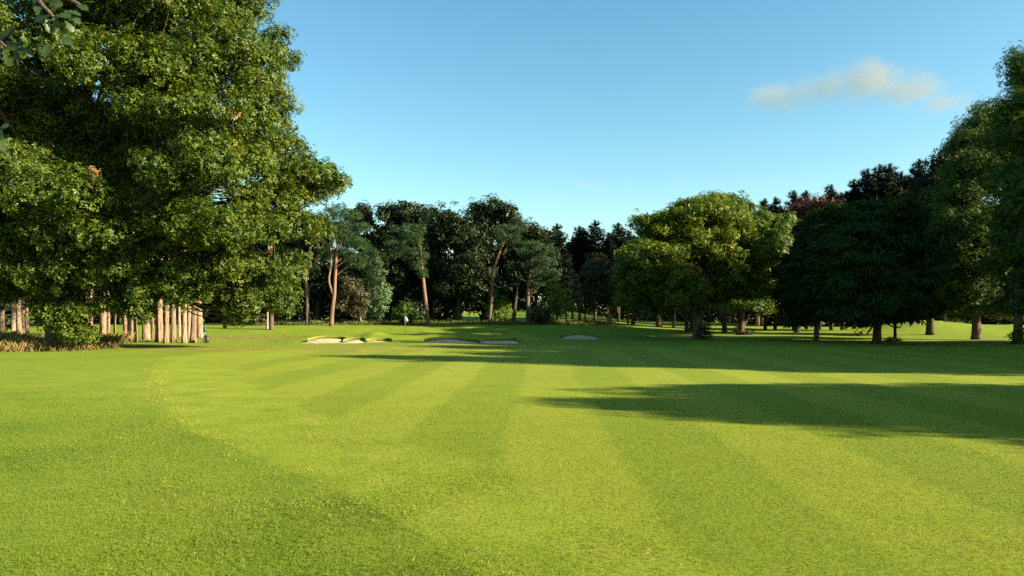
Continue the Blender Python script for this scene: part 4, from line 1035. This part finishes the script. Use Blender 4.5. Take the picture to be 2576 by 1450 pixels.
for (px, py, ang, s) in SPR:
    aa = math.radians(ang + random.uniform(-15, 15))
    t = np.array([math.cos(aa), random.uniform(-.5, .5), math.sin(aa)])
    n = np.array([random.uniform(-.4, .4), -1 + random.uniform(-.3, .6), random.uniform(-.2, .9)])
    lobed_leaf(lv, Q(px, py, NYD + random.uniform(-.12, .12)) - t * s * .3, t, n, s * .78)
# rest of that tree's foliage, out of the frame
for q in range(260):
    c = np.array([random.uniform(-3.5, 2.2), random.uniform(-3, 1.5), random.uniform(4.3, 8.5)])
    t = np.array([random.gauss(0, 1), random.gauss(0, 1), random.uniform(-1, .4)]); n = np.array([random.gauss(0, .4), random.gauss(0, .4), 1.])
    lobed_leaf(lv, c, t, n, .14)
twigs.build('trunk', M['bark_dark'], root)
lv.build('leaves', M['near'], root, smooth=False)

# ------------------------------------------------------------------ grasses
def blade_mat(name, stops, trans=.35):
    return leaf_mat(name, stops, trans, (1.1, 1.15, .45), .6, .2, .45, .8)
M['g_rough'] = blade_mat('rough_grass_blades', [(0, (0.0653, 0.1183, 0.0071)), (.4, (0.0980, 0.1462, 0.0098)), (.75, (0.1370, 0.1742, 0.0160)), (.94, (0.1959, 0.1866, 0.0364)), (1, (0.3003, 0.2425, 0.1020))])
M['g_semi'] = blade_mat('first_cut_blades', [(0, (0.0972, 0.1373, 0.0083)), (.45, (0.1319, 0.1701, 0.0120)), (.85, (0.1733, 0.1965, 0.0212)), (1, (0.2910, 0.2491, 0.0758))])
M['g_fair'] = blade_mat('fairway_blades', [(0, (0.1175, 0.1541, 0.0102)), (.5, (0.1387, 0.1732, 0.0120)), (1, (0.1733, 0.1965, 0.0194))])
M['g_tan'] = blade_mat('tall_dry_grass', [(0, (0.0640, 0.1020, 0.0136)), (.35, (0.1408, 0.1292, 0.0306)), (.65, (0.1920, 0.1224, 0.0408)), (1, (0.2688, 0.2040, 0.0884))], .3)
M['g_straw'] = blade_mat('straw_blades', [(0, (0.0960, 0.1520, 0.0098)), (.4, (0.1760, 0.2000, 0.0210)), (.75, (0.2560, 0.2240, 0.0490)), (1, (0.3360, 0.2720, 0.0840))], .3)
M['g_dark'] = blade_mat('dark_tall_grass', [(0, (0.0400, 0.0720, 0.0120)), (.5, (0.0960, 0.1200, 0.0240)), (1, (0.2400, 0.2080, 0.0800))], .3)  # darker, greener blades for the long grass fringe

def patch_mat(m, stripes):
    # mowing stripes, or mottled rough with the soft near-left shade put into darker patches, over the blade colours
    N, L = m.node_tree.nodes, m.node_tree.links
    tc = N.new('ShaderNodeTexCoord'); P = tc.outputs['Object']
    if stripes:
        u, f, nb = stripe_nodes(N, L, P)
        lo, hi = (.74, .80, .72), (1.16, 1.12, 1.15)
        nz = noise(N, L, .5, 4, .6, P)
        f = math_n(N, L, 'ADD', math_n(N, L, 'MULTIPLY', f, .6), math_n(N, L, 'SUBTRACT', nz.outputs[0], .3), True)
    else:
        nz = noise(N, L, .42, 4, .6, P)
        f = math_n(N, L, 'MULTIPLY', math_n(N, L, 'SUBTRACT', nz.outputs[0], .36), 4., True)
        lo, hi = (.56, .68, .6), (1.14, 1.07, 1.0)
    r = [n for n in N if n.type == 'VALTORGB'][0]
    tg = [l.to_socket for l in r.outputs[0].links]
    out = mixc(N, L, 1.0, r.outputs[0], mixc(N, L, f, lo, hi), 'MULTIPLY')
    dz = noise(N, L, .75 if not stripes else .33, 5, .7, P); dz.inputs['Distortion'].default_value = .6
    df = math_n(N, L, 'MULTIPLY', math_n(N, L, 'SUBTRACT', dz.outputs[0], .53), 5., True)
    out = mixc(N, L, math_n(N, L, 'MULTIPLY', df, .5 if not stripes else .28), out, (.155, .115, .028) if not stripes else (.15, .15, .02))
    for t in tg: L.new(out, t)
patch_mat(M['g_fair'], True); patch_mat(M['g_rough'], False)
def blades(name, mat, X, Y, H, Wd, lean, label=None):
    n = len(X)
    Z = ground_z(X, Y, False)
    an = RNG.uniform(0, 6.283, n); la = RNG.uniform(0, 6.283, n)
    dx, dy = np.cos(an) * Wd / 2, np.sin(an) * Wd / 2
    ld = lean * H * np.abs(RNG.normal(.6, .4, n))
    z1 = H * .6
    V = np.empty((n, 4, 3), np.float32)
    V[:, 0] = np.stack([X - dx, Y - dy, Z - .003], -1)
    V[:, 1] = np.stack([X + dx, Y + dy, Z - .003], -1)
    V[:, 2] = np.stack([X + dx * .7 + np.cos(la) * ld * .35, Y + dy * .7 + np.sin(la) * ld * .35, Z + z1], -1)
    V[:, 3] = np.stack([X + np.cos(la) * ld, Y + np.sin(la) * ld, Z + H], -1)
    i = np.arange(n)[:, None] * 4
    Fq = np.concatenate([i + np.array([[0, 1, 2]]), i + np.array([[0, 2, 3]])], 0)
    o = mesh_np(name, V.reshape(-1, 3), Fq, M[mat])
    return tag(o, label, 'grass', kind='stuff')

def scatter(n, y0, y1, margin=2.0, pw=1.0):
    """density falling with distance"""
    u = RNG.random(n)
    Y = y0 * (y1 / y0) ** u if pw == 1 else y0 + (y1 - y0) * u
    X = RNG.uniform(-1, 1, n) * (.72 * Y + margin)
    return X, Y
X, Y = scatter(980000, 3.6, 22, 4.5)
f_, s_, b_, _ = zones(X, Y)
n1 = cnoise(X, Y, 1.1, 11); n2 = cnoise(X, Y, .35, 12)
wd = .0024 * np.maximum(Y, 5) / 5.5
thin = RNG.random(len(X)) < 1 - sm(Y, 12, 22) * .85
X, Y, f_, s_, b_, n1, n2, wd = [q[thin] for q in (X, Y, f_, s_, b_, n1, n2, wd)]
fm = f_ > .5; smk = (~fm) & (s_ > .5); rm = ~(fm | smk)
blades('fairway_grass', 'g_fair', X[fm], Y[fm], RNG.uniform(.009, .017, fm.sum()) * (1 + Y[fm] * .012), wd[fm], .9, 'short mown grass of the fairway')
blades('first_cut_grass', 'g_semi', X[smk], Y[smk], RNG.uniform(.010, .020, smk.sum()) * (.8 + .5 * n1[smk]), wd[smk], .9, 'slightly longer grass of the first cut beside the fairway')
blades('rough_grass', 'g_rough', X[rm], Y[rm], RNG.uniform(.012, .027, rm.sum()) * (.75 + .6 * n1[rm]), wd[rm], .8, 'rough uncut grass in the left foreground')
# straw tufts in the rough
eY = RNG.uniform(5, 30, 420); eX = edge1(eY) + RNG.normal(0, .2, 420) + .15 * np.sin(eY * 1.7)
cx_ = np.concatenate([eX, RNG.normal(-2.2, .7, 60), RNG.normal(-1.4, .3, 30), RNG.uniform(-7, -2, 60)]); cy_ = np.concatenate([eY, RNG.normal(7.9, .22, 60), RNG.normal(7.6, .15, 30), RNG.uniform(5, 14, 60)])
ix = np.repeat(np.arange(len(cx_)), 9)
X = cx_[ix] + RNG.normal(0, .06, len(ix)); Y = cy_[ix] + RNG.normal(0, .06, len(ix))
k = X < edge1(Y) + .5
blades('straw_tufts', 'g_straw', X[k], Y[k], RNG.uniform(.018, .042, k.sum()), np.maximum(.0022, .0003 * Y[k]), .9, 'dry straw coloured tufts in the rough')
# tall dry grass left, in front of the pines
n = 26000
X = RNG.uniform(-52, -21, n); Y = RNG.uniform(40, 60, n)
k = (Y > 40.2 + cnoise(X, Y, 2.5, 5) * 2.5 + np.clip(X + 31, 0, 20) * .9) & (cnoise(X, Y, 1.6, 6) > .22) & (X < -.53 * Y + (cnoise(X, Y, 1.2, 8) - .5) * 3)
X, Y = X[k], Y[k]
blades('tall_dry_grass', 'g_tan', X, Y, RNG.uniform(.25, .75, len(X)) * (.6 + cnoise(X, Y, 2, 9)) * (1 - .6 * sm(X, -30, -22)), np.full(len(X), .035), .8, 'tall brown and straw coloured grass in front of the pine stand')
n = 30000
X = RNG.uniform(-42, 14, n); Y = RNG.uniform(97.5, 108, n)
k = (Y > 98.5 + cnoise(X, Y, 3, 15) * 2) & (X > -34 - (Y - 97) * .1)
X, Y = X[k], Y[k]
blades('long_grass_fringe', 'g_dark', X, Y, RNG.uniform(.15, .6, len(X)) * (.5 + cnoise(X, Y, 2.4, 19)), np.full(len(X), .05), .7, 'fringe of long grass along the foot of the dark wood')
n = 9000
X = RNG.uniform(-42, -18, n); Y = RNG.uniform(60, 80, n); k = cnoise(X, Y, 2, 25) > .45
blades('grass_under_pines', 'g_tan', X[k], Y[k], RNG.uniform(.05, .13, k.sum()), np.full(k.sum(), .03), .8, 'thin dry grass between the pine trunks')
# fallen leaves
n = 70
X = RNG.uniform(-7, .5, n); Y = RNG.uniform(5, 16, n); k = X < edge1(Y) + .5
P = np.stack([X[k], Y[k], ground_z(X[k], Y[k], False) + .03], -1)
V_, F_ = place('leaf', P, rnd_unit(len(P)) + np.array([0, 0, 1.2]), RNG.uniform(.02, .045, len(P)))
tag(mesh_np('fallen_leaves', V_, F_, M['dead']), 'scattered small brown fallen leaves on the rough', 'fallen leaves', kind='stuff')

# ------------------------------------------------------------------ flag, bin, post
FYd = 82.0; fx = XY(1019, FYd); fz = float(ground_z(fx, FYd, False))
fr_ = empty('golf_flag', (fx, FYd, fz), 'white golf flag on a slim pole with dark foot, standing on the green', 'golf flag')
mb = MB(); mb.tube([(0, 0, .72), (0, 0, 2.05)], [.028, .028], 10); mb.build('pole', plain_mat('white_paint', (.8, .8, .77), .4, var=.05), fr_)
mb = MB(); mb.tube([(0, 0, -.1), (0, 0, .72)], [.022, .022], 10); o = mb.build('pole_foot', plain_mat('dark_stripe', (.05, .055, .05), .4), fr_)
nu, nv = 15, 11
U, Vv = np.meshgrid(np.linspace(0, 1, nu), np.linspace(0, 1, nv))
half = np.where(U < .42, .42 + .0 * U, .42 * (1 - U) / .58) * (.25 + .75 * np.minimum(1, U / .25 + .3))
Xf = -.10 + .46 * U; Zf = 1.72 + (Vv - .5) * 2 * half * .95 - .10 * U + .12
Yf = .035 + .05 * np.sin(U * 7 + Vv * 2)
i2 = (np.arange(nv - 1)[:, None] * nu + np.arange(nu - 1)[None, :])
flag = mesh_np('flag', np.stack([Xf, Yf, Zf], -1).reshape(-1, 3), np.stack([i2, i2 + 1, i2 + nu + 1, i2 + nu], -1).reshape(-1, 4), plain_mat('white_cloth', (.75, .77, .72), .8, var=.04), fr_, True)
flag.modifiers.new('cloth', 'SOLIDIFY').thickness = .006
mb = MB()   # green ring emblem on the flag
for q in range(14):
    a0, a1 = q * .449, (q + 1) * .449
    mb.tube([(.10 + .06 * math.cos(a0), .015, 1.78 + .09 * math.sin(a0)), (.10 + .06 * math.cos(a1), .015, 1.78 + .09 * math.sin(a1))], [.013, .013], 5)
mb.tube([(.10, .015, 1.70), (.10, .015, 1.82)], [.012, .012], 5)
mb.build('emblem', plain_mat('green_print', (.01, .12, .06), .6), flag)
# low cup markers on the green
for (px, lab) in ((1224, 'left of two tiny dark posts on the bright strip of the green'), (1240, 'right of two tiny dark posts on the bright strip of the green')):
    Y = 77.; x = XY(px, Y); o = MB(); o.tube([(0, 0, 0), (0, 0, .24)], [.02, .016], 8)
    p = o.build('marker_post', plain_mat('marker_paint', (.06, .07, .03), .6)); p.location = (x, Y, float(ground_z(x, Y, False)))
    tag(p, lab, 'post', 'tiny posts on the green')

BY = GY(862.5); bx = XY(521, BY)
br_ = empty('waste_bin', (bx, BY, float(ground_z(bx, BY, False))), 'small dark grey litter bin standing beside the green post', 'bin')
mb = MB(); mb.tube([(0, 0, .03), (0, 0, .3), (0, 0, .56)], [.15, .165, .18], 20, True)
mb.build('body', plain_mat('bin_plastic', (.03, .03, .03), .5), br_)
mb = MB(); mb.tube([(0, 0, .56), (0, 0, .62), (0, 0, .68)], [.195, .2, .17], 20, True)
mb.tube([(0, 0, 0), (0, 0, .04)], [.14, .14], 16, True)
for zz in (.15, .3, .45): mb.tube([(0, 0, zz), (0, 0, zz + .02)], [.176, .178], 20, True)
mb.build('rim', plain_mat('bin_rim', (.045, .045, .045), .45), br_)
px_ = XY(515.3, BY - .1)
pr_ = empty('ball_washer', (px_, BY - .1, float(ground_z(px_, BY - .1, False))), 'green ball washer box on a slim grey post left of the litter bin', 'ball washer')
mb = MB(); mb.tube([(0, 0, -.1), (0, 0, .95)], [.045, .045], 12); mb.box((-.09, 0, .28), (.07, .05, .5)); mb.build('post', plain_mat('grey_paint', (.16, .17, .16), .5), pr_)
mb = MB(); mb.box((0, 0, 1.06), (.20, .17, .30)); mb.tube([(0, 0, 1.2), (0, 0, 1.3)], [.09, .05], 12, True); mb.tube([(0, 0, 1.3), (0, 0, 1.37)], [.03, .04], 10, True); mb.build('washer_box', plain_mat('green_paint', (.01, .07, .05), .4), pr_, smooth=False)

# ------------------------------------------------------------------ clouds
def cloud(label, px, py, rx, rz, Yc, dens, seed, lumps):
    x, z = XY(px, Yc), ZZ(py, Yc)
    k = Yc / F
    bpy_me = bpy.data.meshes.new('cloud')
    import bmesh
    bm = bmesh.new(); bmesh.ops.create_icosphere(bm, subdivisions=3, radius=1.0); bm.to_mesh(bpy_me); bm.free()
    o = bpy.data.objects.new('cloud', bpy_me); COL.objects.link(o)
    o.location = (x, Yc, z); o.scale = (rx * k, rx * k * .35, rz * k)
    m, N, L = mat_new('cloud_vapour')
    tc = N.new('ShaderNodeTexCoord')
    mp = N.new('ShaderNodeMapping'); mp.inputs['Location'].default_value = (seed * 3.1, seed * 1.7, seed); mp.inputs['Scale'].default_value = (rx / 60., .8 * rx / 60. * .35 , rz / 60. * 1.1)
    L.new(tc.outputs['Object'], mp.inputs[0])
    nz = noise(N, L, 1.25, 6, .6, mp.outputs[0])
    tot = None
    for (lx, lz, lr, lh, amp) in lumps:
        vm = N.new('ShaderNodeVectorMath'); vm.operation = 'SUBTRACT'; L.new(tc.outputs['Object'], vm.inputs[0]); vm.inputs[1].default_value = (lx, 0, lz)
        vs = N.new('ShaderNodeVectorMath'); vs.operation = 'DIVIDE'; L.new(vm.outputs[0], vs.inputs[0]); vs.inputs[1].default_value = (lr, .75, lh)
        vl = N.new('ShaderNodeVectorMath'); vl.operation = 'LENGTH'; L.new(vs.outputs[0], vl.inputs[0])
        f = math_n(N, L, 'MULTIPLY', math_n(N, L, 'SUBTRACT', 1.0, vl.outputs['Value'], True), amp)
        tot = f if tot is None else math_n(N, L, 'MAXIMUM', tot, f)
    d = math_n(N, L, 'ADD', math_n(N, L, 'MULTIPLY', tot, 1.1), math_n(N, L, 'MULTIPLY', math_n(N, L, 'SUBTRACT', nz.outputs[0], .70), 1.3))
    d = math_n(N, L, 'MULTIPLY', d, 1.6, True)
    edge_ = N.new('ShaderNodeVectorMath'); edge_.operation = 'LENGTH'; L.new(tc.outputs['Object'], edge_.inputs[0])
    d = math_n(N, L, 'MULTIPLY', d, math_n(N, L, 'MULTIPLY', math_n(N, L, 'SUBTRACT', 1., edge_.outputs['Value'], True), 5., True))
    d = math_n(N, L, 'MULTIPLY', d, dens)
    vol = N.new('ShaderNodeVolumePrincipled'); vol.inputs['Color'].default_value = (.42, .395, .32, 1)
    vol.inputs['Anisotropy'].default_value = .0
    L.new(d, vol.inputs['Density'])
    out = N.new('ShaderNodeOutputMaterial'); L.new(vol.outputs[0], out.inputs['Volume'])
    bpy_me.materials.append(m)
    tag(o, label, 'cloud', 'clouds', kind='stuff')
    o.visible_shadow = True
cloud('soft cream cloud, the big one high on the right', 2160, 236, 330, 110, 1500, .0115, 1.3, [(-.62, -.08, .42, .5, .85), (-.28, .12, .44, .45, .78), (.08, .28, .44, .75, 1.), (.40, .12, .42, .6, .9), (.62, -.22, .36, .42, .7), (.82, -.38, .26, .3, .6)])
cloud('small pale cloud low behind the pine tops on the right', 2095, 485, 75, 38, 1500, .008, 4.2, [(-.2, 0, .7, .7, .9), (.3, .1, .6, .8, .8)])
cloud('faint grey wisp low in the middle of the sky', 1483, 467, 62, 20, 1500, .018, 2.2, [(-.4, .1, .6, .6, .85), (.3, -.2, .6, .5, .85)])
cloud('tiny faint wisp right of the grey one', 1578, 462, 30, 16, 1500, .018, 6.2, [(0, 0, .9, .9, .7)])
